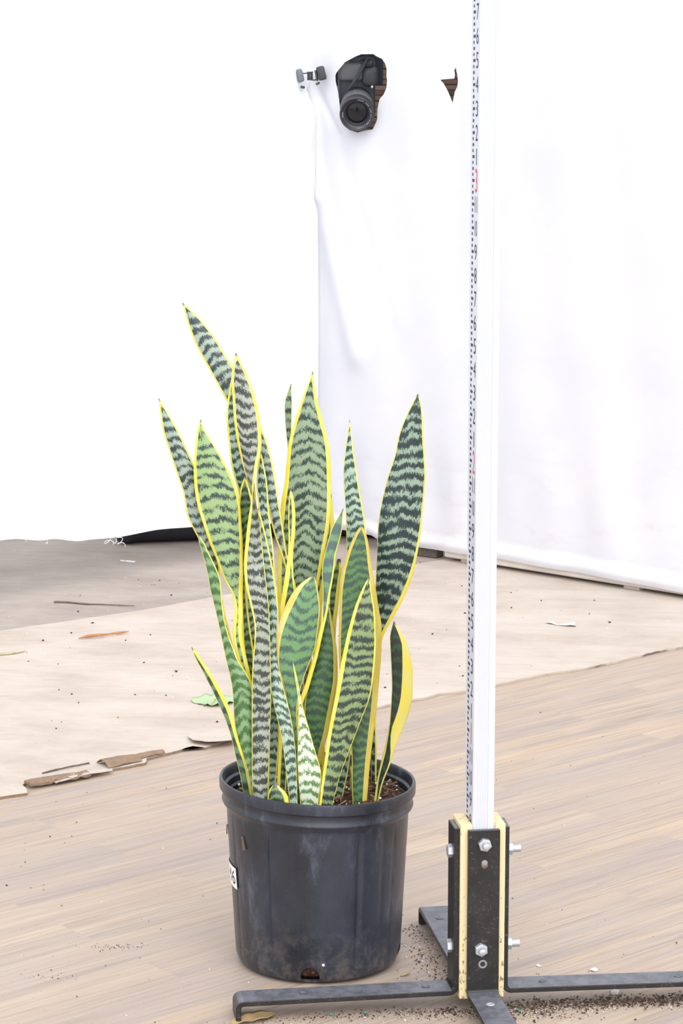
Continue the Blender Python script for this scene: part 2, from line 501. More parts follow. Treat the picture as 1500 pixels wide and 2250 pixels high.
HEM_L = [(-0.01, 0.045), (0.19, 0.070), (0.379, 0.090), (0.518, 0.096), (0.606, 0.096), (0.717, 0.102), (0.831, 0.121), (0.941, 0.137), (1.1, 0.15), (1.6, 0.16)]
EDGE_L = [(0.0, 0.0), (0.1, -0.006), (0.52, -0.008), (0.783, -0.005), (0.907, 0.004), (0.978, 0.016), (1.04, 0.024), (1.072, 0.002), (1.2, -0.004), (2.2, -0.004)]
def disp_left(s, z):
    pin = math.exp(-((z - 1.072) / 0.05) ** 2) * math.exp(-(s / 0.06) ** 2)
    d = 0.014 + 0.010 * math.sin(s * 7.5 + 0.4) * (1.2 - 0.4 * z) * min(1, s / 0.1 if s > 0 else 0) + 0.004 * math.sin(s * 23 + 1.3 * z)
    for a, b, A, w in [((0.0, 1.06), (0.05, 0.85), 0.010, 0.02), ((0.02, 1.08), (0.12, 1.4), -0.008, 0.03)]:
        dd, t = seg_d(s, z, a, b); d += A * math.exp(-(dd / w) ** 2)
    return d * (1 - pin) + 0.004 * pin
ssl = frange(0.0, 0.14, 0.006) + frange(0.14, 1.6, 0.02) + [1.6]
zsl = frange(0.2, 1.0, 0.02) + frange(1.0, 1.16, 0.006) + frange(1.16, 2.1, 0.03) + [2.1]
cl = curtain('white_curtain', K, EL, ER, ssl, zsl, HEM_L, disp_left, [], lambda z: lerp_tab(EDGE_L, z))
tag(cl, 'left-hand white cloth hanging clear of the floor with curled loose threads on its hem', 'curtain')

# loose threads on the left hem
M_THREAD = plain('white_thread', lin(226, 224, 226), 0.9, 0.1)
def thread(s, loops, r, drop):
    h = lerp_tab(HEM_L, s); pts = []
    n = 10 * loops
    for i in range(n + 1):
        t = i / n
        a = t * 2 * math.pi * loops * 0.55 - 0.6
        ss_ = s + r * math.cos(a) - t * r * 0.9
        p = K + EL * ss_ + ER * (0.012 + 0.004 * math.sin(t * 9))
        pts.append((p.x, p.y, h + 0.003 - drop * t + r * 0.7 * math.sin(a) * t ** 0.4))
    bm = bmesh.new(); add_tube(bm, pts, 0.0008, 5)
    bm_obj('loose_thread', bm, M_THREAD, cl, True)
for a in [(0.66, 3, 0.010, 0.016), (0.64, 2, 0.009, 0.010), (0.622, 3, 0.008, 0.024), (0.83, 2, 0.006, 0.010), (0.885, 2, 0.004, 0.006), (0.775, 1, 0.006, 0.005)]:
    thread(*a)

# brown slat fence behind the right cloth
back = bpy.data.objects.new('wall_back', None); link(back); back['kind'] = 'structure'
bm = bmesh.new(); add_box(bm, (-1.15, -0.003, -0.0060), (1.15, 0.003, 0.0060), 0.0018)
slat_me = bpy.data.meshes.new('slat'); bm.to_mesh(slat_me); bm.free(); slat_me.materials.append(M_SLAT)
fc = K + ER * 0.30 - EL * 0.42
for i in range(112):
    o = bpy.data.objects.new('slat', slat_me)
    o.location = (fc.x, fc.y, 0.012 + i * 0.0128); o.rotation_euler = (random.uniform(-.15, .15), random.uniform(-.002, .002), math.atan2(ER.y, ER.x))
    link(o, back)
for nm, lo, hi in (('post', (-1.02, .012, 0), (-.98, .052, 1.46)), ('post', (.03, .012, 0), (.07, .052, 1.46)), ('post', (.98, .012, 0), (1.02, .052, 1.46)), ('gap_blocker_board', (-1.15, .004, .004), (1.15, .012, 1.45))):  # last box: unseen board added to block bright gaps between slats
    bm = bmesh.new(); add_box(bm, lo, hi, 0.002)
    o = bm_obj(nm, bm, M_SLAT, back); o.location = (fc.x, fc.y, 0); o.rotation_euler = (0, 0, math.atan2(ER.y, ER.x))

# timber sill under the right cloth
bm = bmesh.new()
sb = K + Vector((0, 0.03))
add_box(bm, (0.40, 0.0, 0.008), (1.5, 0.07, 0.05), 0.003)
sill = bm_obj('trim_1', bm, M_SILL); sill['kind'] = 'structure'
sill.location = (sb.x, sb.y - 0.008, 0.0035); sill.rotation_euler = (0, 0, math.atan2(ER.y, ER.x))
for s in (0.46, 0.9, 1.44):
    bm = bmesh.new(); add_box(bm, (s - .02, 0.012, 0.0), (s + .02, 0.06, 0.0085))
    bm_obj('packer', bm, M_SILL, sill)

bm = bmesh.new(); add_box(bm, (-.032, -.015, 0), (.032, .015, .022), .002, 1)
M_OFFCUT = plain('weathered_dark_timber', lin(98, 90, 84), 0.9, 0.1, var=0.4, scale=120)
o = bm_obj('timber_offcut', bm, M_OFFCUT); p = K + ER * 0.345 - EL * 0.012
o.location = (p.x, p.y + 0.03, 0.0037); o.rotation_euler = (0, 0, math.atan2(ER.y, ER.x) + .1)
tag(o, 'short dark weathered timber block under the hem of the right-hand cloth', 'timber')

# black tube lying under the corner
bm = bmesh.new()
pts = [(-0.525, 5.50, .052), (-0.50, 5.515, .052), (-0.46, 5.535, .052), (-0.34, 5.560, .052), (-0.2, 5.600, .052), (-0.07, 5.628, .052), (0.085, 5.60, .052), (0.17, 5.58, .052)]
add_tube(bm, crom(pts, 26), 0.048, 20, [0.30, 0.75, 0.95] + [1] * 23)
o = bm_obj('plastic_tube', bm, M_DARKPLASTIC, None, True)
tag(o, 'thick black plastic tube lying on the floor behind the left-hand cloth hem', 'tube')

# ================================================================== SPRING CLIP
M_BLACK = plain('black_plastic', lin(58, 60, 64), 0.45, 0.5, var=0.2, scale=80)
M_GREYPAD = plain('worn_grey_rubber', lin(112, 116, 122), 0.6, 0.3, var=0.25, scale=160)
clip = empty('spring_clip', (-0.0705, 5.495, 1.072), 0.0)
tag(clip, 'black and grey spring clip pinching the two white cloths together at their corner', 'clip')
def clip_piece(name, lo, hi, bev, rot, loc, m, parent=None):
    bm = bmesh.new(); add_box(bm, lo, hi, bev, 3)
    o = bm_obj(name, bm, m, parent or clip, True); o.location = loc; o.rotation_euler = rot
    return o
clip_piece('grip', (-.0075, -.008, -.0145), (.0075, .008, .0145), .005, (0, math.radians(-14), 0.2), (-0.023, 0, 0.001), M_GREYPAD)
gp = clip_piece('grip', (-.0085, -.009, -.0155), (.0085, .009, .0155), .004, (0, math.radians(-15), -.2), (0.0255, 0, 0.006), M_BLACK)
clip_piece('grip_rib', (-.002, -.006, -.012), (.002, .006, .012), .0015, (0, math.radians(-10), -.2), (0.0145, 0, 0.001), M_BLACK)
bm = bmesh.new(); add_cyl(bm, (0, 0, -.0095), (0, 0, .0095), 0.0062, None, 20)
for i in range(5): add_lathe(bm, [(0.0062, -.008 + i * .0038), (.0069, -.007 + i * .0038), (.0062, -.006 + i * .0038)], 20)
bm_obj('spring', bm, M_BLACK, clip, True)
bm = bmesh.new()
add_tube(bm, [(-.018, 0, .006), (-.012, -.001, .0055), (-.004, -.006, .0065), (.004, -.006, .0085), (.006, -.004, .009)], .0013, 6)
add_tube(bm, [(.004, -.006, -.0088), (.010, -.004, -.009), (.018, 0, -.0065)], .0016, 6)
bm_obj('wire', bm, M_BLACK, clip, True)
clip_piece('jaw', (-.005, -.006, -.003), (.005, .006, .003), .002, (0, 0.2, 0), (-0.0165, 0.0, -0.0245), M_BLACK)
clip_piece('jaw', (-.005, -.006, -.0025), (.005, .006, .0025), .002, (0, -.5, 0), (0.0175, 0.0, -0.0165), M_BLACK)

# ================================================================== DIGITAL CAMERA IN THE HOLE
M_BODY = plain('camera_body_plastic', lin(70, 73, 78), 0.5, 0.4, var=0.15, scale=300)
M_GRIP = plain('camera_grip_rubber', lin(98, 99, 102), 0.7, 0.3, var=0.12, scale=400)
M_LENSB = plain('lens_barrel', lin(48, 48, 54), 0.42, 0.5, var=0.1, scale=200)
M_LENSG = plain('lens_ring_grey', lin(86, 86, 90), 0.5, 0.4, var=0.1, scale=200)
M_STRAP = plain('camera_strap', lin(66, 68, 76), 0.8, 0.2, var=0.2, scale=500)
kg = NT('lens_glass', 0.03, 0.45); kg.color((0.006, 0.007, 0.012, 1))
M_GLASS = kg.m
M_WHITEPRINT = plain('white_print', lin(205, 208, 214), 0.6, 0.2)
M_SILVER = plain('silver_button', lin(225, 226, 228), 0.3, 0.6)
LL = 0.125
dc = empty('camera', (0.0360, 5.405 + LL * 0.972, 0.987 + LL * 0.2334))
dc.rotation_euler = (math.radians(13.5), 0, math.radians(-1.0))
tag(dc, 'black camera with a zoom lens looking down through a ragged hole in white cloth', 'camera')
bm = bmesh.new(); add_box(bm, (-.044, 0.002, -.042), (.040, .060, .090), .012, 4)
bm_obj('body', bm, M_BODY, dc, True)
bm = bmesh.new(); add_box(bm, (-.060, .064, .02), (.058, .074, .16), .004, 2); add_box(bm, (-.012, .058, .03), (.012, .066, .06), .001)
bm_obj('hole_shade_plate', bm, M_STRAP, dc)  # added dark plate, stands in for the shade at the hole's top
bm = bmesh.new(); add_box(bm, (-.041, -.012, .048), (.012, .012, .086), .008, 3)
bm_obj('hand_grip', bm, M_GRIP, dc, True)
bm = bmesh.new(); add_box(bm, (.010, -.014, .034), (.046, .030, .078), .013, 4)
bm_obj('viewfinder_hump', bm, M_BODY, dc, True)
bm = bmesh.new(); add_box(bm, (.014, -.006, .076), (.036, .026, .092), .006, 3)
bm_obj('dial', bm, M_LENSB, dc, True)
bm = bmesh.new(); add_cyl(bm, (.033, -.006, .036), (.033, -.0165, .036), .0026, None, 16); bm_obj('button', bm, M_SILVER, dc, True)
# strap across the front
bm = bmesh.new()
sp = crom([(.022, .012, .098), (.014, -.016, .086), (.003, -.022, .066), (-.010, -.024, .046), (-.022, -.022, .028), (-.034, -.018, .008), (-.046, -.002, -.012)], 22)
prev = None
for p in sp:
    w = Vector((.0062, 0, .0032))
    r = [bm.verts.new(Vector(p) + q) for q in (w, w + Vector((0, .0016, 0)), -w + Vector((0, .0016, 0)), -w)]
    if prev:
        for i in range(4): bm.faces.new((prev[i], prev[(i + 1) % 4], r[(i + 1) % 4], r[i]))
    prev = r
bm_obj('strap', bm, M_STRAP, dc, True)
bm = bmesh.new()
sp = crom([(.022, .016, .096), (.006, -.008, .096), (-.010, -.004, .094), (-.028, .006, .100)], 14); prev = None
for p in sp:
    w = Vector((.001, 0, .0052))
    r = [bm.verts.new(Vector(p) + q) for q in (w, w + Vector((0, .0016, 0)), -w + Vector((0, .0016, 0)), -w)]
    if prev:
        for i in range(4): bm.faces.new((prev[i], prev[(i + 1) % 4], r[(i + 1) % 4], r[i]))
    prev = r
bm_obj('strap', bm, M_STRAP, dc, True)
lens = bpy.data.objects.new('lens', None); link(lens, dc)
def lens_part(name, prof, m, n=72, fn=None):
    bm = bmesh.new(); add_lathe(bm, prof, n, 'Y', fn)
    return bm_obj(name, bm, m, lens, True)
ribs = lambda r, z, a: r + 0.0005 * (1 if math.sin(a * 60) > 0 else -1)
lens_part('barrel', [(0, .004), (.033, .004), (.033, -.014), (.0345, -.018), (.0345, -.052), (.0352, -.056)], M_LENSB)
lens_part('zoom_ring', [(.0350, -.040), (.0368, -.042), (.0368, -.078), (.0352, -.080)], M_LENSG, 240, ribs)
lens_part('front_ring', [(.0345, -.078), (.0362, -.086), (.0365, -.098), (.0378, -.104), (.0383, -LL + .003), (.0372, -LL), (.0350, -LL), (.0345, -LL + .002), (.0285, -LL + .0055), (.0270, -LL + .007), (.0262, -LL + .012), (.0240, -LL + .013), (.0235, -LL + .017), (.0215, -LL + .018)], M_LENSB)
lens_part('glass', [(.0262, -LL + .0180), (.0216, -LL + .0165), (.016, -LL + .0150), (.010, -LL + .0140), (.004, -LL + .0136), (0.0001, -LL + .0135)], M_GLASS)

def text_geo(body, size):
    cu = bpy.data.curves.new('t', 'FONT'); cu.body = body; cu.size = size; cu.align_x = 'CENTER'; cu.align_y = 'CENTER'
    cu.resolution_u = 3
    ob = bpy.data.objects.new('t', cu); COL.objects.link(ob)
    dg = bpy.context.evaluated_depsgraph_get()
    me = ob.evaluated_get(dg).to_mesh()
    vs = [v.co.copy() for v in me.vertices]; fs = [list(p.vertices) for p in me.polygons]
    ob.evaluated_get(dg).to_mesh_clear()
    bpy.data.objects.remove(ob); bpy.data.curves.remove(cu)
    return vs, fs
def ring_text(body, deg0, size, step):
    vv, ff = [], []
    for i, ch in enumerate(body):
        if ch == ' ': continue
        vs, fs = text_geo(ch, size); a = math.radians(deg0 + i * step); b = len(vv)
        R = 0.0318
        for v in vs:   # clockwise from the top, seen from in front (looking along +Y, right = +X)
            x, z = v.x, v.y + R
            X = x * math.cos(a) + z * math.sin(a); Z = -x * math.sin(a) + z * math.cos(a)
            rr = math.hypot(X, Z)
            vv.append((X, -LL + .002 + (.0345 - rr) * .58 - .0003, Z))
        ff += [[k + b for k in f] for f in fs]
    return vv, ff
for a in [('CANON ZOOM LENS', 4, .0040, 5.6), ('EF-S 18-55mm 1:3.5-5.6', 92, .0034, 4.1), ('58mm', 258, .0038, 5.8)]:
    v, f = ring_text(*a)
    mesh_obj('lens_lettering', v, f, M_WHITEPRINT, lens)

# ================================================================== POTTED PLANT
PX, PY = -0.028, 2.767
plant = empty('potted_snake_plant', (PX, PY, 0))
tag(plant, 'variegated snake plant with yellow-edged banded leaves in a black nursery pot', 'plant')

def pot_mat():
    k = NT('black_pot_plastic', 0.48, 0.5)
    c = k.coord()
    n1 = k.noise(k.mapping(c, scale=(1, 1, 0.6)), 12, 4, 0.6)
    n2 = k.noise(c, 900, 3, 0.7)
    n3 = k.noise(k.mapping(c, rot=(0.3, 0.5, 0), scale=(1, 1, .35)), 26, 5, 0.7)
    base = k.mix(k.sstep(n1, 0.3, 0.72), lin(31, 33, 39), lin(50, 55, 68))
    base = k.mix(k.math('MULTIPLY', k.sstep(n2, 0.56, 0.74), 0.16), base, lin(130, 134, 144))
    base = k.mix(k.math('MULTIPLY', k.sstep(n3, 0.54, 0.76), 0.45), base, lin(112, 118, 138))
    z = k.new('ShaderNodeSeparateXYZ'); k.put(z.inputs[0], c)
    dust = k.math('MULTIPLY', k.sstep(z.outputs[2], 0.10, 0.0), k.sstep(k.noise(c, 60, 4, 0.7), 0.42, 0.7))
    base = k.mix(k.math('MULTIPLY', dust, 0.35), base, lin(124, 118, 112))
    sp = k.voronoi(c, 560)
    base = k.mix(k.math('MULTIPLY', k.math('MULTIPLY', k.sstep(sp, 0.2, 0.1), k.sstep(n3, .46, .66)), 0.22), base, lin(160, 162, 166))
    k.color(base)
    k.put(k.b.inputs['Roughness'], k.math('ADD', 0.22, k.math('MULTIPLY', n1, 0.22)))
    k.bump(n2, 0.12, 0.0005)
    return k.m
M_POT = pot_mat()
RIBS = [-33.6, 27.0, -66, 57, 120, 180, 240, -14, 46]
def pot_fn(r, z, a):
    d = 0.0
    if 0.012 < z < 0.181 and r > 0.09:
        e = min(1, (z - 0.012) / 0.012, (0.181 - z) / 0.006)
        deg = math.degrees(a)
        for i, b in enumerate(RIBS):
            q = (deg - b + 180) % 360 - 180
            if abs(q) < 5: d -= (0.0032 if i not in (2, 3, 7, 8) else 0.0008) * e * math.exp(-(q / 1.7) ** 4)
    return r + d + 0.0007 * math.sin(3 * a + 1) * (z / 0.22)
prof_out = [(0.0, 0.0008), (0.082, 0.0008), (0.0905, 0.0018), (0.0955, 0.0055), (0.0982, 0.012), (0.0990, 0.020), (0.1005, 0.05), (0.1030, 0.095), (0.1056, 0.14), (0.1072, 0.168), (0.1078, 0.184),
            (0.1080, 0.1872), (0.1096, 0.1900), (0.1126, 0.1932), (0.1137, 0.1958), (0.1131, 0.1984), (0.1121, 0.2006), (0.1120, 0.2072), (0.1126, 0.2084), (0.1150, 0.2090), (0.1162, 0.2102), (0.1165, 0.2198), (0.1158, 0.2226), (0.1142, 0.2230)]
prof_in = [(0.1128, 0.2222), (0.1120, 0.2200), (0.1110, 0.2110), (0.1084, 0.2085), (0.1080, 0.2010), (0.1062, 0.1985), (0.1052, 0.1800), (0.1012, 0.1), (0.0955, 0.012), (0.090, 0.004), (0.0, 0.0038)]
bm = bmesh.new(); rings = add_lathe(bm, prof_out + prof_in, 288, 'Z', pot_fn)
pot = bm_obj('pot', bm, M_POT, plant, True)
bpy.context.view_layer.update()
# drain holes through the lower wall
cut = bmesh.new()
for az, r in ((-5, .0112), (80, .0125), (165, .0112), (250, .0112)):
    a = math.radians(az); d = Vector((math.sin(a), -math.cos(a), 0))
    M = Matrix.Translation(d * 0.099 + Vector((0, 0, .0115))) @ d.to_track_quat('Z', 'Y').to_matrix().to_4x4()
    bmesh.ops.create_cone(cut, cap_ends=True, segments=28, radius1=r, radius2=r, depth=.016, matrix=M)
cme = bpy.data.meshes.new('cut'); cut.to_mesh(cme); cut.free()
co = bpy.data.objects.new('cut', cme); COL.objects.link(co); co.location = plant.location
md = pot.modifiers.new('holes', 'BOOLEAN'); md.operation = 'DIFFERENCE'; md.object = co; md.solver = 'EXACT'
bpy.context.view_layer.update()
dg = bpy.context.evaluated_depsgraph_get()
nme = bpy.data.meshes.new_from_object(pot.evaluated_get(dg))
pot.modifiers.clear(); pot.data = nme
for v in nme.vertices:      # the rim is a little out of true
    q = max(0, min(1, (v.co.z - .15) / .05)); v.co.z -= .0042 * v.co.x / .116 * q * q * (3 - 2 * q)
nme.set_sharp_from_angle(angle=math.radians(28))
bpy.data.objects.remove(co)

# soil
def soil_mat():
    k = NT('potting_soil', 0.95, 0.1)
    c = k.coord(); n = k.noise(c, 160, 4, 0.7); v = k.voronoi(c, 120)
    base = k.ramp(n, [(0.3, lin(40, 30, 26)), (0.55, lin(74, 56, 46)), (0.75, lin(112, 88, 72))])
    k.color(k.mix(k.math('MULTIPLY', k.sstep(v, 0.2, 0.12), 0.5), base, lin(150, 128, 105)))
    k.bump(n, 0.8, 0.003)
    return k.m
M_SOIL = soil_mat()
bm = bmesh.new()
pr = [(0.0005, .0052), (0.084, .0052), (0.0925, .012), (0.0985, .10), (0.1030, .18), (0.1045, .1985)]
add_lathe(bm, pr, 96, 'Z')
rr = [0.1045 * (1 - i / 14) for i in range(14)] + [0.0005]
rings = []
for r in rr:
    ring = []
    for i in range(96):
        a = 2 * math.pi * i / 96; x, y = r * math.sin(a), -r * math.cos(a)
        z = 0.2015 + 0.004 * (mnoise.noise(Vector((x * 45, y * 45, 0))) + 0.5 * mnoise.noise(Vector((x * 130, y * 130, 3)))) - 0.003 * (r / .1) ** 4
        if r == rr[0]: z = .1985
        ring.append(bm.verts.new((x, y, z)))
    rings.append(ring)
for A, B in zip(rings, rings[1:]):
    for i in range(96): bm.faces.new((A[i], A[(i + 1) % 96], B[(i + 1) % 96], B[i]))
bmesh.ops.remove_doubles(bm, verts=bm.verts, dist=1e-5)
bm_obj('soil', bm, M_SOIL, plant, True)
# bark mulch and perlite on top
M_BARK = None
def bark_mat():
    k = NT('bark_chip', 0.9, 0.15)
    rnd = k.new('ShaderNodeNewGeometry').outputs['Random Per Island']
    n = k.noise(k.mapping(k.coord(), scale=(1, 1, 1)), 260, 3, 0.7)
    c = k.ramp(rnd, [(0, lin(58, 42, 36)), (0.45, lin(92, 66, 54)), (0.75, lin(128, 98, 78)), (1, lin(168, 138, 112))])
    k.color(k.mix(k.math('MULTIPLY', n, 0.5), c, lin(60, 46, 40)))
    return k.m
M_BARK = bark_mat()
bm = bmesh.new(); r = random.Random(11)
for i in range(420):
    rad = 0.098 * math.sqrt(r.random()); a = r.uniform(0, 6.283)
    L = r.choice([.004, .006, .008, .012, .018, .024]) * r.uniform(.7, 1.2); w = r.uniform(.0012, .0034); t = r.uniform(.0008, .002)
    if rad + L / 2 > .1: rad = max(0, .1 - L / 2)
    M = Matrix.Translation((rad * math.sin(a), -rad * math.cos(a), .2035 + r.uniform(0, .004))) @ Matrix.Rotation(r.uniform(0, 6.28), 4, 'Z') @ Matrix.Rotation(r.uniform(-.35, .35), 4, 'Y') @ Matrix.Rotation(r.uniform(0, 3), 4, 'X')
    vs = add_box(bm, (-L / 2, -w / 2, -t / 2), (L / 2, w / 2, t / 2), 0, 1, None)
    k_ = r.uniform(.2, .9)
    for v in vs:
        if v.co.x > 0: v.co.y *= k_; v.co.z *= k_
        v.co = M @ v.co
o = bm_obj('bark_mulch', bm, M_BARK, plant); o['kind'] = 'stuff'
M_PERL = plain('perlite', lin(228, 226, 222), 0.8, 0.2)
bm = bmesh.new()
for i in range(70):
    rad = 0.098 * math.sqrt(r.random()); a = r.uniform(0, 6.283)
    bmesh.ops.create_icosphere(bm, subdivisions=1, radius=r.uniform(.0007, .0019), matrix=Matrix.Translation((rad * math.sin(a), -rad * math.cos(a), .2055 + r.uniform(0, .002))))
o = bm_obj('perlite_grains', bm, M_PERL, plant); o['kind'] = 'stuff'

# sticker with handwritten-size print number, wrapped round the pot's left side
M_PAPER = plain('white_sticker', lin(238, 238, 238), 0.6, 0.3, var=0.02)
M_INK = plain('black_ink', lin(45, 45, 50), 0.6, 0.2)
def pot_r(z): return lerp_tab([(p[1], p[0]) for p in prof_out[4:11]], z)
def on_pot(deg, z, off):
    rr_ = pot_r(z) + off; a = math.radians(deg)
    return (rr_ * math.sin(a), -rr_ * math.cos(a), z)
vs, fs = [], []
cols = [-65.5 - i * 1.5 for i in range(22)]
Z0, Z1 = 0.0985, 0.1245
for off in (0.0011, 0.0006):
    for d in cols:
        tilt = (d + 65.5) * 0.00003
        vs += [on_pot(d, Z0 + tilt, off), on_pot(d, Z1 + tilt, off)]
n = len(cols)
for i in range(n - 1):
    a = 2 * i; fs.append((a, a + 1, a + 3, a + 2)); b = 2 * n + 2 * i; fs.append((b, b + 2, b + 3, b + 1))
sticker = mesh_obj('sticker', vs, fs, M_PAPER, plant, True)
tvs, tfs = text_geo('46', 0.024)
hx = max(v.x for v in tvs) - min(v.x for v in tvs); hy = max(v.y for v in tvs) - min(v.y for v in tvs)
cx = (max(v.x for v in tvs) + min(v.x for v in tvs)) / 2; cy = (max(v.y for v in tvs) + min(v.y for v in tvs)) / 2
mesh_obj('printed_number', [on_pot(-75.0 + (v.x - cx) / hx * 15.0, 0.1115 + (v.y - cy) / hy * .017, 0.0014) for v in tvs], tfs, M_INK, sticker)
# bark flecks stuck on the outside
M_DRYBARK = plain('dry_bark', lin(118, 98, 82), 0.9, 0.1, var=0.4, scale=300)
for deg, z, tilt, L in ((-84, .163, .35, .013), (-53, .162, -.25, .016)):
    bm = bmesh.new()
    vs_ = add_box(bm, (-.0014, -.0007, -L / 2), (.0014, .0007, L / 2))
    for v in vs_:
        v.co.x *= 1 - 0.5 * (v.co.z / L + .5)
    o = bm_obj('bark_fleck', bm, M_DRYBARK, plant); o.location = on_pot(deg, z, .0012); o.rotation_euler = (0, tilt, math.radians(deg))
bm = bmesh.new(); bmesh.ops.create_icosphere(bm, subdivisions=2, radius=.0018); o = bm_obj('perlite_grain', bm, M_PERL, plant, True); o.location = on_pot(4, .0265, .001)

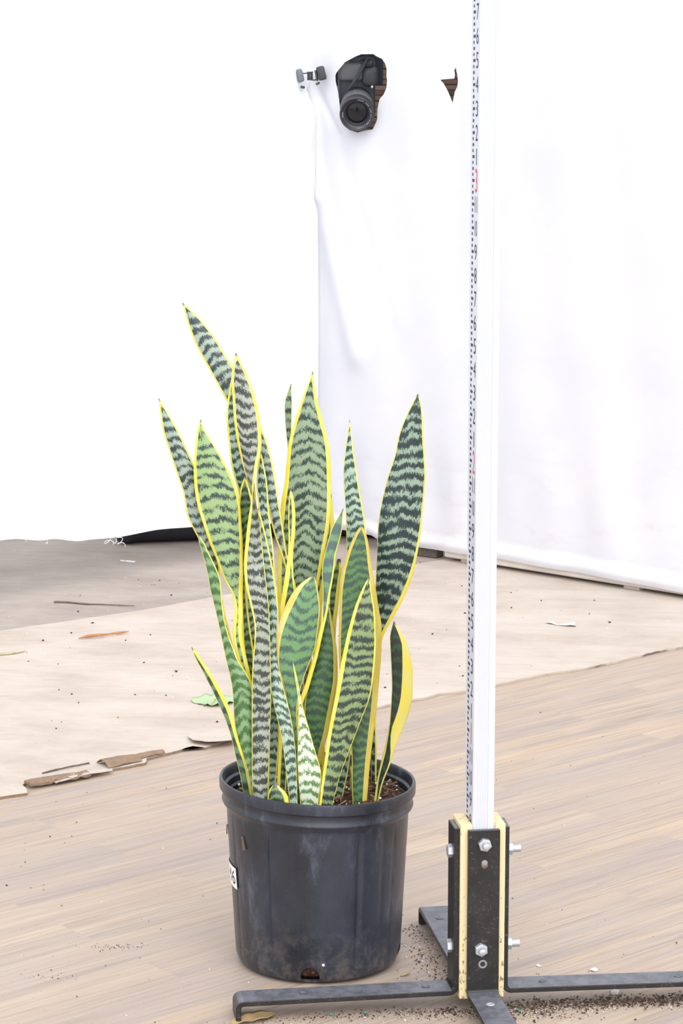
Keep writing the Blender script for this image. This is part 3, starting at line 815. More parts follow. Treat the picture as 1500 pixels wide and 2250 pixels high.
# ---- leaves: rows of [left edge xyz, right edge xyz, left margin, right margin, hollow] in mm
LEAVES = [
 ('silver', [[-156.5,28.0,783.7,-156.5,28.0,783.7,1.9,1.9,0.16],[-150.6,25.6,761.6,-139.1,25.6,768.6,1.9,1.9,0.16],[-141.7,22.7,737.1,-122.1,22.7,748.3,1.9,1.9,0.16],[-128.7,19.6,712.8,-107.1,19.6,724.7,1.9,1.9,0.16],[-115.0,16.3,687.8,-92.5,16.3,699.8,1.9,1.9,0.16],[-100.7,13.0,662.3,-79.2,13.0,673.3,1.9,1.9,0.16],[-85.7,8.7,636.5,-66.9,8.7,645.7,1.9,1.9,0.16],[-71.1,3.9,610.1,-56.1,3.9,617.1,1.9,1.9,0.16],[-62.5,-1.3,580.9,-49.5,-1.3,586.7,1.9,1.9,0.16],[-57.4,-6.0,550.2,-44.5,-6.0,555.6,1.9,1.9,0.16],[-50.7,-6.0,518.6,-39.6,-6.0,523.3,1.9,1.9,0.16],[-40.3,-6.0,487.7,-34.8,-6.0,490.4,1.9,1.9,0.16],[-33.4,-5.6,455.4,-25.9,-5.6,458.1,1.9,1.9,0.16],[-31.6,-4.8,421.7,-20.4,-4.8,424.4,1.9,1.9,0.16],[-31.1,-4.0,387.5,-17.6,-4.0,389.9,1.9,1.9,0.16],[-30.8,-3.3,352.9,-15.9,-3.3,354.9,1.9,1.9,0.16],[-31.0,-2.5,317.9,-16.0,-2.5,319.4,1.9,1.9,0.16],[-31.1,-1.7,282.6,-16.1,-1.7,283.6,1.9,1.9,0.16],[-30.2,-0.9,246.8,-17.2,-0.9,247.3,1.9,1.9,0.16],[-29.2,-0.1,210.7,-18.4,-0.1,210.7,1.9,1.9,0.16],[-29.3,0.5,184.0,-18.5,0.5,184.0,1.9,1.9,0.16]]),
 ('brown', [[-92.7,-18.0,730.2,-92.7,-18.0,730.2,3.2,2.7,0.16],[-96.2,-19.0,716.3,-85.1,-19.9,716.4,3.2,2.8,0.16],[-98.1,-20.2,699.3,-77.5,-22.1,699.6,3.2,3.0,0.15],[-96.8,-21.5,681.0,-71.3,-24.6,681.3,3.2,3.2,0.14],[-95.7,-22.9,661.6,-66.7,-27.1,662.1,3.2,3.4,0.14],[-93.8,-24.3,641.5,-64.3,-29.8,642.2,3.2,3.7,0.13],[-90.1,-24.1,620.4,-63.7,-34.3,621.9,3.2,3.8,0.12],[-85.0,-22.9,598.7,-68.4,-40.2,601.2,3.2,3.9,0.08],[-78.3,-22.7,576.5,-72.6,-45.3,580.1,3.0,4.0,0.01],[-70.0,-24.5,554.2,-75.7,-48.7,558.2,2.5,4.1,-0.06],[-65.7,-29.8,532.1,-79.4,-48.6,535.4,2.1,4.2,-0.12],[-63.3,-35.4,509.7,-82.0,-48.2,512.1,1.6,3.7,-0.13],[-60.8,-41.2,487.1,-84.0,-47.8,488.3,1.1,3.3,-0.14],[-58.1,-45.3,463.8,-82.0,-49.1,464.6,1.0,2.8,-0.14],[-55.7,-47.6,439.9,-76.3,-51.0,440.7,1.0,2.2,-0.15],[-54.5,-49.5,415.7,-71.9,-52.6,416.3,0.9,1.6,-0.16],[-54.1,-51.5,391.1,-72.8,-54.2,391.8,0.9,1.1,-0.17],[-53.6,-53.6,366.3,-74.8,-55.9,366.9,0.8,1.0,-0.17],[-53.1,-55.6,341.3,-75.3,-57.5,341.7,0.8,0.9,-0.18],[-53.8,-57.7,316.0,-75.5,-59.2,316.3,0.7,0.8,-0.19],[-54.9,-59.8,290.4,-75.6,-60.9,290.7,0.7,0.8,-0.2],[-55.9,-61.9,264.6,-75.6,-62.6,264.8,0.6,0.7,-0.2],[-56.8,-64.0,238.6,-75.4,-64.3,238.7,0.6,0.6,-0.21],[-57.5,-66.0,212.3,-74.9,-66.0,212.3,0.5,0.5,-0.22],[-57.6,-68.0,184.0,-75.0,-68.0,184.0,0.5,0.5,-0.22]]),
 ('pale', [[-97.6,-6.0,703.8,-97.6,-6.0,703.8,2.1,2.1,0.16],[-101.8,-6.0,682.4,-90.0,-6.0,682.4,2.1,2.1,0.16],[-104.7,-6.0,656.1,-82.6,-6.0,656.1,2.1,2.1,0.16],[-102.7,-6.0,627.7,-77.5,-6.0,627.7,2.1,2.1,0.16],[-99.6,-6.0,597.6,-74.6,-6.0,597.6,2.1,2.1,0.16],[-91.5,-6.0,566.3,-71.6,-6.0,566.3,2.1,2.1,0.16],[-86.8,-5.5,533.8,-69.6,-5.5,533.8,2.1,2.1,0.16],[-85.3,-4.9,500.3,-69.1,-4.9,500.3,2.1,2.1,0.16],[-84.2,-4.4,466.0,-68.9,-4.4,466.0,2.1,2.1,0.16],[-83.3,-3.8,430.8,-68.7,-3.8,430.8,2.1,2.1,0.16],[-82.5,-3.2,394.9,-68.6,-3.2,394.9,2.1,2.1,0.16],[-81.7,-2.5,358.2,-68.5,-2.5,358.2,2.1,2.1,0.16],[-80.9,-1.9,320.9,-68.4,-1.9,320.9,2.1,2.1,0.16],[-80.3,-1.3,282.9,-68.3,-1.3,282.9,2.1,2.1,0.16],[-79.6,-0.6,244.3,-68.2,-0.6,244.3,2.1,2.1,0.16],[-78.9,0.0,205.1,-68.1,0.0,205.1,2.1,2.1,0.16],[-78.7,0.3,184.0,-67.9,0.3,184.0,2.1,2.1,0.16]]),
 ('pale', [[-68.1,-22.0,551.6,-68.1,-22.0,551.6,0.6,1.9,0.1],[-69.0,-23.0,536.4,-63.5,-23.0,536.4,0.6,1.9,0.1],[-67.7,-24.3,517.9,-58.9,-24.3,517.9,0.6,1.9,0.1],[-65.6,-25.7,497.8,-54.6,-25.7,497.8,0.6,1.9,0.1],[-63.3,-27.1,476.7,-50.4,-27.1,476.7,0.6,1.9,0.1],[-60.8,-28.6,454.7,-47.2,-28.6,454.7,0.6,1.9,0.1],[-58.4,-30.3,432.0,-45.0,-30.3,432.0,0.6,1.6,0.1],[-57.1,-34.6,409.3,-45.9,-34.6,409.3,0.6,1.4,0.1],[-56.0,-39.0,386.1,-46.0,-39.0,386.1,0.6,1.2,0.1],[-55.1,-43.5,362.4,-43.5,-43.5,362.4,0.6,1.0,0.1],[-53.1,-49.4,338.7,-37.6,-49.4,338.7,0.6,0.9,0.1],[-47.6,-56.9,315.1,-31.2,-56.9,315.1,0.6,0.9,0.1],[-41.4,-63.2,290.9,-27.0,-63.2,290.9,0.6,0.8,0.1],[-37.9,-66.7,265.6,-24.4,-66.7,265.6,0.6,0.7,0.1],[-35.1,-70.3,240.0,-23.2,-70.3,240.0,0.6,0.6,0.1],[-32.0,-73.9,214.1,-23.0,-73.9,214.1,0.6,0.5,0.1],[-30.0,-78.0,184.0,-21.1,-78.0,184.0,0.6,0.5,0.1]]),
 ('pale', [[-64.8,-14.0,616.2,-64.8,-14.0,616.2,1.6,1.6,0.16],[-68.6,-14.7,598.6,-61.2,-14.7,598.6,1.6,1.6,0.16],[-70.2,-15.6,577.2,-57.7,-15.6,577.2,1.6,1.6,0.16],[-68.4,-16.6,554.0,-56.3,-16.6,554.0,1.6,1.6,0.16],[-65.9,-17.6,529.5,-54.2,-17.6,529.5,1.6,1.6,0.16],[-63.1,-18.7,504.0,-51.0,-18.7,504.0,1.6,1.6,0.16],[-59.7,-19.8,477.6,-49.4,-19.8,477.6,1.6,1.6,0.16],[-58.2,-21.1,450.6,-48.5,-21.1,450.6,1.6,1.6,0.16],[-57.6,-22.4,422.9,-48.2,-22.4,422.9,1.6,1.6,0.16],[-57.4,-23.7,394.6,-48.3,-23.7,394.6,1.6,1.6,0.16],[-57.2,-25.0,365.8,-48.4,-25.0,365.8,1.6,1.6,0.16],[-57.1,-26.4,336.4,-47.7,-26.4,336.4,1.6,1.6,0.16],[-57.1,-27.8,306.6,-45.0,-27.8,306.6,1.6,1.6,0.16],[-57.2,-29.2,276.3,-44.8,-29.2,276.3,1.6,1.6,0.16],[-57.6,-30.6,245.6,-47.0,-30.6,245.6,1.6,1.6,0.16],[-58.5,-32.0,214.4,-49.4,-32.0,214.4,1.6,1.6,0.16],[-60.1,-33.4,184.0,-51.0,-33.4,184.0,1.6,1.6,0.16]]),
 ('deep', [[-83.5,-12.0,587.2,-83.5,-12.0,587.2,1.9,2.1,0.16],[-89.0,-12.1,570.8,-78.2,-12.1,570.8,1.9,2.1,0.16],[-91.1,-12.2,550.7,-74.1,-12.2,550.7,1.9,2.1,0.16],[-91.1,-12.3,528.9,-74.2,-12.3,528.9,1.9,2.1,0.16],[-90.4,-12.4,505.9,-77.4,-12.4,505.9,1.9,2.1,0.16],[-89.8,-12.6,482.0,-80.7,-12.6,482.0,1.9,2.1,0.16],[-88.9,-12.7,457.3,-82.6,-12.7,457.3,1.9,2.1,0.16],[-88.5,-12.8,431.9,-81.1,-12.8,431.9,1.9,2.1,0.16],[-88.0,-13.0,405.8,-78.2,-13.0,405.8,1.9,2.1,0.16],[-86.2,-13.1,379.2,-74.4,-13.1,379.2,1.9,2.1,0.16],[-82.5,-13.3,352.0,-73.8,-13.3,352.0,1.9,2.1,0.16],[-79.9,-13.4,324.3,-72.8,-13.4,324.3,1.9,2.1,0.16],[-78.4,-13.5,296.2,-71.0,-13.5,296.2,1.9,2.1,0.16],[-77.5,-13.7,267.6,-69.8,-13.7,267.6,1.9,2.1,0.16],[-76.9,-13.8,238.6,-68.7,-13.8,238.6,1.9,2.1,0.16],[-76.2,-14.0,209.2,-67.6,-14.0,209.2,1.9,2.1,0.16],[-75.5,-14.1,184.0,-66.9,-14.1,184.0,1.9,2.1,0.16]]),
 ('lime', [[-132.9,-28.0,655.0,-132.9,-28.0,655.0,1.6,1.1,0.13],[-136.9,-28.3,642.0,-129.0,-28.3,642.0,2.0,1.4,0.13],[-139.3,-28.6,626.2,-118.7,-28.6,626.2,2.4,1.7,0.13],[-141.1,-28.9,609.1,-108.9,-28.9,609.1,2.9,2.1,0.13],[-141.5,-29.3,591.0,-99.6,-29.3,591.0,3.4,2.5,0.13],[-140.5,-29.7,572.2,-92.0,-29.7,572.2,3.9,2.8,0.13],[-137.2,-30.0,552.8,-88.2,-30.0,552.8,4.1,3.0,0.13],[-131.0,-30.4,532.9,-87.2,-30.4,532.9,3.7,3.2,0.13],[-124.6,-30.8,512.5,-85.8,-30.8,512.5,3.3,3.7,0.13],[-116.2,-31.3,491.6,-85.6,-31.3,491.6,2.9,4.1,0.13],[-108.5,-31.7,470.4,-85.6,-31.7,470.4,2.4,4.6,0.13],[-97.3,-32.1,448.7,-86.1,-32.1,448.7,2.5,5.1,0.13],[-96.2,-32.5,426.8,-86.4,-32.5,426.8,3.9,5.1,0.13],[-98.5,-32.8,404.4,-87.0,-32.8,404.4,3.9,4.7,0.13],[-94.8,-33.2,381.8,-83.4,-33.2,381.8,3.5,4.4,0.13],[-87.0,-33.6,358.9,-78.5,-33.6,358.9,3.1,4.1,0.13],[-78.0,-34.0,335.7,-74.2,-34.0,335.7,2.7,3.9,0.13],[-77.2,-34.4,312.2,-71.8,-34.4,312.2,2.7,3.6,0.13],[-76.5,-34.8,288.4,-69.6,-34.8,288.4,2.7,3.4,0.13],[-76.2,-35.2,264.4,-69.1,-35.2,264.4,2.7,3.1,0.13],[-75.8,-35.6,240.1,-68.5,-35.6,240.1,2.7,2.9,0.13],[-75.4,-36.0,215.6,-68.0,-36.0,215.6,2.7,2.7,0.13],[-74.8,-36.5,184.0,-67.4,-36.5,184.0,2.7,2.7,0.13]]),
 ('silver', [[-182.1,-14.0,677.9,-182.1,-14.0,677.9,1.9,1.6,0.3],[-180.5,-14.0,660.4,-171.7,-14.0,660.4,1.9,1.6,0.3],[-177.2,-14.0,638.9,-159.9,-14.0,638.9,1.9,1.6,0.3],[-170.5,-14.0,615.7,-149.2,-14.0,615.7,1.9,1.6,0.3],[-162.7,-14.0,591.1,-138.8,-14.0,591.1,1.9,1.6,0.3],[-154.8,-14.0,565.6,-129.0,-14.0,565.6,1.9,1.6,0.3],[-150.2,-14.0,539.2,-120.4,-14.0,539.2,1.9,1.6,0.3],[-137.4,-14.1,512.0,-114.5,-14.1,512.0,1.9,1.6,0.3],[-124.4,-14.8,484.3,-114.1,-14.8,484.3,1.9,1.6,0.3],[-119.0,-15.6,455.9,-112.1,-15.6,455.9,1.9,1.6,0.3],[-113.6,-16.3,427.0,-107.7,-16.3,427.0,1.9,1.6,0.3],[-108.1,-17.1,397.6,-101.0,-17.1,397.6,1.9,1.6,0.3],[-102.3,-17.9,367.7,-93.8,-17.9,367.7,1.9,1.6,0.3],[-96.3,-18.7,337.3,-86.5,-18.7,337.3,1.9,1.6,0.3],[-91.1,-19.5,306.5,-80.5,-19.5,306.5,1.9,1.6,0.3],[-88.0,-20.3,275.3,-78.0,-20.3,275.3,1.9,1.6,0.3],[-85.0,-21.2,243.6,-75.4,-21.2,243.6,1.9,1.6,0.3],[-81.8,-22.0,211.5,-72.7,-22.0,211.5,1.9,1.6,0.3],[-79.4,-22.7,184.0,-70.3,-22.7,184.0,1.9,1.6,0.3]]),
 ('fresh', [[-136.9,-44.0,524.6,-136.9,-44.0,524.6,0.6,1.3,0.3],[-135.3,-44.1,514.0,-129.7,-44.1,514.0,0.6,1.3,0.3],[-131.7,-44.3,501.2,-124.0,-44.3,501.2,0.6,1.3,0.3],[-128.0,-44.5,487.3,-117.3,-44.5,487.3,0.6,1.3,0.3],[-125.1,-44.7,472.6,-111.7,-44.7,472.6,0.6,1.3,0.3],[-122.6,-44.9,457.3,-110.0,-44.9,457.3,0.6,1.3,0.3],[-118.9,-45.1,441.6,-109.0,-45.1,441.6,0.6,1.3,0.3],[-115.2,-45.3,425.4,-106.8,-45.3,425.4,0.6,1.3,0.3],[-111.8,-45.6,408.8,-103.1,-45.6,408.8,0.6,1.3,0.3],[-108.5,-45.8,391.9,-97.3,-45.8,391.9,0.6,1.3,0.3],[-105.0,-46.1,374.7,-91.0,-46.1,374.7,0.6,1.3,0.3],[-100.9,-47.4,357.5,-79.7,-47.4,357.5,0.6,1.3,0.3],[-98.1,-48.7,339.9,-74.6,-48.7,339.9,0.6,1.3,0.3],[-97.1,-50.1,322.2,-73.9,-50.1,322.2,0.6,1.3,0.3],[-96.0,-51.4,304.2,-73.8,-51.4,304.2,0.6,1.3,0.3],[-92.9,-52.5,285.9,-73.5,-52.5,285.9,0.6,1.3,0.3],[-87.0,-53.4,267.3,-73.4,-53.4,267.3,0.6,1.3,0.3],[-81.9,-54.2,248.6,-73.5,-54.2,248.6,0.6,1.3,0.3],[-78.2,-55.1,229.6,-72.7,-55.1,229.6,0.6,1.3,0.3],[-75.8,-56.0,210.5,-71.5,-56.0,210.5,0.6,1.3,0.3],[-73.3,-57.2,184.0,-69.1,-57.2,184.0,0.6,1.3,0.3]]),
 ('green', [[-143.8,-72.0,397.9,-143.8,-72.0,397.9,0.5,2.4,0.12],[-141.3,-70.9,389.0,-138.0,-70.9,391.5,0.5,2.6,0.12],[-137.1,-69.6,379.3,-132.4,-69.6,382.2,0.5,2.9,0.12],[-131.8,-68.2,369.5,-126.4,-68.2,372.5,0.5,3.2,0.12],[-127.1,-66.7,358.9,-120.2,-66.7,362.3,0.5,3.5,0.12],[-122.1,-65.2,348.1,-114.4,-65.2,351.5,0.5,3.8,0.12],[-117.2,-63.6,336.9,-108.8,-63.6,340.3,0.5,4.0,0.12],[-112.5,-62.0,325.3,-103.4,-62.0,328.7,0.5,4.1,0.12],[-107.8,-60.3,313.5,-98.7,-60.3,316.4,0.5,4.1,0.12],[-103.6,-58.6,301.3,-95.8,-58.6,303.4,0.5,3.8,0.12],[-100.1,-56.4,288.6,-92.7,-56.4,290.1,0.5,3.5,0.12],[-97.5,-54.0,275.3,-89.4,-54.0,276.6,0.5,3.2,0.12],[-94.8,-51.5,261.9,-85.3,-51.5,263.2,0.5,2.9,0.12],[-91.9,-49.1,248.4,-81.9,-49.1,249.4,0.5,2.7,0.12],[-89.3,-46.6,234.7,-79.8,-46.6,235.1,0.5,2.4,0.12],[-87.3,-44.0,220.7,-77.8,-44.0,220.7,0.5,2.2,0.12],[-82.1,-37.4,184.0,-72.6,-37.4,184.0,0.5,2.2,0.12]]),
 ('sage', [[-5.1,8.0,706.0,-5.1,8.0,706.0,1.1,1.6,0.14],[-11.5,8.3,689.6,-3.1,8.3,689.6,1.8,2.6,0.14],[-19.0,8.7,669.5,0.6,8.7,669.5,2.8,3.7,0.14],[-26.0,9.1,647.8,6.3,9.1,647.8,3.4,4.4,0.14],[-32.7,9.6,624.8,12.5,9.6,624.8,3.9,4.6,0.14],[-35.8,10.0,600.9,15.1,10.0,600.9,4.4,4.8,0.14],[-38.2,10.5,576.2,15.8,10.5,576.2,5.0,4.8,0.14],[-42.4,11.0,550.8,15.8,11.0,550.8,5.6,4.8,0.14],[-44.9,11.5,524.7,14.0,11.5,524.7,5.7,4.8,0.14],[-46.4,12.0,498.1,9.3,12.0,498.1,5.6,4.7,0.14],[-47.3,12.2,470.9,4.0,12.2,470.9,5.4,3.9,0.14],[-47.4,12.4,443.3,-0.4,12.4,443.3,5.3,3.2,0.14],[-46.2,12.6,415.2,-2.8,12.6,415.2,5.3,3.2,0.14],[-43.9,12.8,386.6,-5.1,12.8,386.6,5.3,3.2,0.14],[-40.9,13.0,357.6,-7.4,13.0,357.6,5.3,3.2,0.14],[-38.3,13.2,328.2,-9.2,13.2,328.2,5.3,3.2,0.14],[-35.8,13.4,298.4,-10.9,13.4,298.4,5.3,3.2,0.14],[-33.3,13.6,268.2,-12.3,13.6,268.2,5.3,3.2,0.14],[-31.2,13.8,237.6,-13.3,13.8,237.6,5.3,3.2,0.14],[-29.0,14.0,206.7,-14.3,14.0,206.7,5.3,3.2,0.14],[-28.5,14.2,184.0,-13.9,14.2,184.0,5.3,3.2,0.14]]),
 ('sage', [[16.3,24.0,559.6,16.3,24.0,559.6,4.2,4.2,0.1],[7.8,24.1,544.3,18.0,24.1,544.3,4.2,4.5,0.1],[3.1,24.2,525.7,19.5,24.2,525.7,4.2,4.9,0.1],[1.0,24.3,505.4,19.9,24.3,505.4,4.2,5.2,0.1],[-1.5,24.4,484.1,16.6,24.4,484.1,4.2,5.6,0.1],[-3.8,24.6,461.9,12.2,24.6,461.9,4.2,6.0,0.1],[-5.8,24.7,439.0,7.0,24.7,439.0,4.2,6.2,0.1],[-6.4,24.8,415.4,4.4,24.8,415.4,4.2,5.3,0.1],[-6.5,25.0,391.2,4.0,25.0,391.2,4.2,4.4,0.1],[-5.7,25.1,366.5,5.4,25.1,366.5,4.2,4.2,0.1],[-4.8,25.3,341.3,6.9,25.3,341.3,4.2,4.2,0.1],[-4.2,25.4,315.6,7.6,25.4,315.6,4.2,4.2,0.1],[-3.8,25.5,289.5,7.8,25.5,289.5,4.2,4.2,0.1],[-3.4,25.7,263.0,8.0,25.7,263.0,4.2,4.2,0.1],[-2.9,25.8,236.1,8.2,25.8,236.1,4.2,4.2,0.1],[-2.5,26.0,208.8,8.4,26.0,208.8,4.2,4.2,0.1],[-2.2,26.1,184.0,8.7,26.1,184.0,4.2,4.2,0.1]]),
 ('bluegreen', [[30.1,-24.0,550.8,30.1,-24.0,550.8,0.8,0.6,0.2],[23.5,-24.6,539.9,29.5,-24.6,539.9,0.8,0.8,0.2],[16.5,-25.4,526.5,28.7,-25.4,526.5,0.8,1.0,0.2],[12.3,-26.2,512.0,25.6,-26.2,512.0,0.8,1.2,0.2],[8.2,-27.1,496.8,21.3,-27.1,496.8,0.8,1.5,0.2],[5.4,-27.9,480.9,19.8,-27.9,480.9,0.8,1.7,0.2],[6.0,-29.6,464.7,17.4,-29.6,464.7,0.8,2.0,0.2],[6.4,-31.2,448.1,14.1,-31.2,448.1,0.8,2.2,0.2],[6.3,-33.0,431.1,12.1,-33.0,431.1,0.9,2.6,0.2],[3.6,-34.7,413.7,8.3,-34.7,413.7,2.0,3.0,0.2],[-1.0,-36.0,395.9,4.3,-36.0,395.9,2.6,3.2,0.2],[-4.6,-36.0,377.5,0.3,-36.0,377.5,3.1,3.2,0.2],[-10.2,-36.0,358.9,-5.0,-36.0,358.9,3.2,3.2,0.2],[-16.0,-36.0,339.9,-10.2,-36.0,339.9,3.2,3.1,0.2],[-23.5,-36.0,320.7,-17.7,-36.0,320.7,3.2,2.9,0.2],[-29.1,-35.6,301.2,-21.7,-35.6,301.2,3.2,2.7,0.2],[-29.9,-35.2,281.4,-22.2,-35.2,281.4,3.2,2.7,0.2],[-30.5,-34.8,261.3,-22.5,-34.8,261.3,3.2,2.7,0.2],[-30.6,-34.4,241.0,-22.3,-34.4,241.0,3.2,2.7,0.2],[-30.7,-34.0,220.5,-22.1,-34.0,220.5,3.2,2.7,0.2],[-30.6,-33.3,184.0,-22.0,-33.3,184.0,3.2,2.7,0.2]]),
 ('jade', [[-3.5,-38.0,475.5,-3.5,-38.0,475.5,2.7,1.1,0.14],[-19.9,-38.6,464.2,-0.5,-38.6,464.2,5.6,1.4,0.14],[-30.7,-39.4,450.4,1.8,-39.4,450.4,8.0,1.6,0.14],[-37.9,-40.2,435.4,3.3,-40.2,435.4,8.0,1.5,0.14],[-43.6,-41.1,419.6,1.8,-41.1,419.6,7.1,1.4,0.14],[-45.4,-42.0,403.2,-0.2,-42.0,403.2,3.9,1.3,0.14],[-46.2,-42.9,386.2,-3.4,-42.9,386.2,2.4,1.2,0.14],[-45.4,-43.8,368.8,-10.4,-43.8,368.8,1.5,1.2,0.14],[-40.6,-44.8,351.0,-16.7,-44.8,351.0,1.1,1.1,0.14],[-36.6,-45.8,332.8,-21.5,-45.8,332.8,1.1,1.1,0.14],[-35.2,-46.8,314.3,-23.6,-46.8,314.3,1.1,1.1,0.14],[-34.3,-47.8,295.5,-22.7,-47.8,295.5,1.1,1.1,0.14],[-33.5,-48.8,276.4,-21.8,-48.8,276.4,1.1,1.1,0.14],[-32.7,-49.9,257.0,-21.1,-49.9,257.0,1.1,1.1,0.14],[-32.1,-50.9,237.4,-20.4,-50.9,237.4,1.1,1.1,0.14],[-31.4,-52.0,217.5,-19.7,-52.0,217.5,1.1,1.1,0.14],[-30.2,-53.8,184.0,-18.5,-53.8,184.0,1.1,1.1,0.14]]),
 ('white', [[-28.6,-58.0,379.1,-28.6,-58.0,379.1,1.3,1.1,0.12],[-27.6,-58.9,371.9,-26.3,-58.9,371.9,1.3,1.1,0.12],[-26.2,-60.1,363.0,-24.1,-60.1,363.0,1.2,1.0,0.12],[-24.7,-61.3,353.3,-21.8,-61.3,353.3,1.1,1.0,0.12],[-23.1,-62.6,343.2,-20.2,-62.6,343.2,1.1,1.0,0.12],[-21.9,-63.9,332.7,-18.1,-63.9,332.7,0.9,1.0,0.12],[-21.5,-65.3,321.8,-15.6,-65.3,321.8,0.8,1.0,0.12],[-21.3,-66.7,310.7,-12.4,-66.7,310.7,0.7,1.0,0.12],[-21.6,-68.1,299.3,-9.1,-68.1,299.3,0.5,1.0,0.12],[-22.0,-68.9,287.6,-5.9,-68.9,287.6,0.5,0.9,0.12],[-22.6,-69.7,275.6,-2.6,-69.7,275.6,0.5,0.9,0.12],[-22.7,-70.6,263.4,1.0,-70.6,263.4,0.5,0.9,0.12],[-22.3,-71.4,251.1,4.3,-71.4,251.1,0.5,0.9,0.12],[-21.7,-72.3,238.5,4.6,-72.3,238.5,0.5,0.9,0.12],[-20.5,-73.1,225.9,3.2,-73.1,225.9,0.5,0.9,0.12],[-19.3,-74.0,213.0,1.2,-74.0,213.0,0.5,0.8,0.12],[-20.3,-76.0,184.0,0.2,-76.0,184.0,0.5,0.8,0.12]]),
 ('dark', [[13.7,-14.0,436.8,13.7,-14.0,436.8,1.6,1.6,0.14],[10.3,-14.6,427.0,15.2,-14.6,427.0,1.6,1.9,0.14],[7.2,-15.4,415.0,17.0,-15.4,415.0,1.6,2.4,0.14],[4.1,-16.2,402.0,19.0,-16.2,402.0,1.6,3.0,0.14],[1.4,-17.1,388.3,21.8,-17.1,388.3,1.6,3.7,0.14],[-1.8,-18.0,374.0,23.1,-18.0,374.0,1.6,4.5,0.14],[-5.4,-19.0,359.3,23.6,-19.0,359.3,1.6,5.0,0.14],[-9.9,-19.9,344.2,23.2,-19.9,344.2,1.6,5.3,0.14],[-13.8,-20.7,328.8,20.8,-20.7,328.8,1.6,5.6,0.14],[-15.7,-21.4,313.0,18.1,-21.4,313.0,1.6,5.8,0.14],[-15.7,-22.1,296.9,15.0,-22.1,296.9,1.6,5.8,0.14],[-14.6,-22.9,280.5,11.7,-22.9,280.5,1.6,5.8,0.14],[-12.5,-23.7,263.9,7.1,-23.7,263.9,1.6,5.8,0.14],[-10.6,-24.4,247.0,3.8,-24.4,247.0,1.6,5.8,0.14],[-9.0,-25.2,230.0,2.3,-25.2,230.0,1.6,5.8,0.14],[-7.3,-26.0,212.7,2.3,-26.0,212.7,1.6,5.8,0.14],[-5.9,-27.3,184.0,3.7,-27.3,184.0,1.6,5.8,0.14]]),
 ('deep', [[-30.9,-16.0,573.5,-30.9,-16.0,573.5,1.6,1.6,0.22],[-32.9,-16.8,557.8,-26.8,-16.8,557.8,1.4,3.2,0.22],[-33.5,-17.7,538.6,-25.2,-17.7,538.6,1.1,3.9,0.22],[-33.3,-18.8,517.9,-26.0,-18.8,517.9,1.8,4.2,0.22],[-33.9,-19.8,496.0,-28.1,-19.8,496.0,3.3,2.9,0.22],[-37.3,-21.0,473.2,-27.7,-21.0,473.2,5.8,2.0,0.22],[-40.9,-22.2,449.7,-25.3,-22.2,449.7,5.5,1.8,0.22],[-44.2,-24.0,425.7,-22.5,-24.0,425.7,5.2,1.6,0.22],[-44.9,-25.9,401.1,-22.0,-25.9,401.1,4.9,1.6,0.22],[-44.6,-27.8,376.0,-22.7,-27.8,376.0,4.6,1.6,0.22],[-44.4,-29.8,350.5,-24.4,-29.8,350.5,4.3,1.6,0.22],[-44.2,-31.8,324.5,-26.4,-31.8,324.5,4.2,1.6,0.22],[-43.8,-33.8,298.1,-29.5,-33.8,298.1,4.0,1.6,0.22],[-45.0,-35.8,271.3,-32.3,-35.8,271.3,3.9,1.6,0.22],[-46.6,-37.9,244.2,-35.2,-37.9,244.2,3.8,1.6,0.22],[-47.6,-40.0,216.8,-36.9,-40.0,216.8,3.7,1.6,0.22],[-49.2,-42.5,184.0,-38.5,-42.5,184.0,3.7,1.6,0.22]]),
 ('sage', [[-30.5,26.0,689.6,-30.5,26.0,689.6,0.5,0.8,0.3],[-37.8,26.3,668.8,-29.6,26.3,668.8,0.5,0.8,0.3],[-37.7,26.6,643.4,-30.2,26.6,643.4,0.5,0.8,0.3],[-35.1,26.9,615.7,-30.4,26.9,615.7,0.5,0.8,0.3],[-33.1,27.3,586.6,-24.4,27.3,586.6,0.5,0.8,0.3],[-31.1,27.7,556.2,-18.5,27.7,556.2,0.5,0.8,0.3],[-29.8,28.1,524.7,-15.6,28.1,524.7,0.5,0.8,0.3],[-28.7,28.5,492.3,-13.3,28.5,492.3,0.5,0.8,0.3],[-27.5,28.9,459.1,-10.9,28.9,459.1,0.5,0.8,0.3],[-26.8,29.3,425.1,-9.9,29.3,425.1,0.5,0.8,0.3],[-26.6,29.8,390.4,-10.3,29.8,390.4,0.5,0.8,0.3],[-26.4,30.2,354.9,-10.7,30.2,354.9,0.5,0.8,0.3],[-26.2,30.6,318.9,-11.1,30.6,318.9,0.5,0.8,0.3],[-25.9,31.1,282.2,-11.5,31.1,282.2,0.5,0.8,0.3],[-25.7,31.5,245.0,-12.0,31.5,245.0,0.5,0.8,0.3],[-25.5,32.0,207.1,-12.4,32.0,207.1,0.5,0.8,0.3],[-25.6,32.3,184.0,-12.5,32.3,184.0,0.5,0.8,0.3]]),
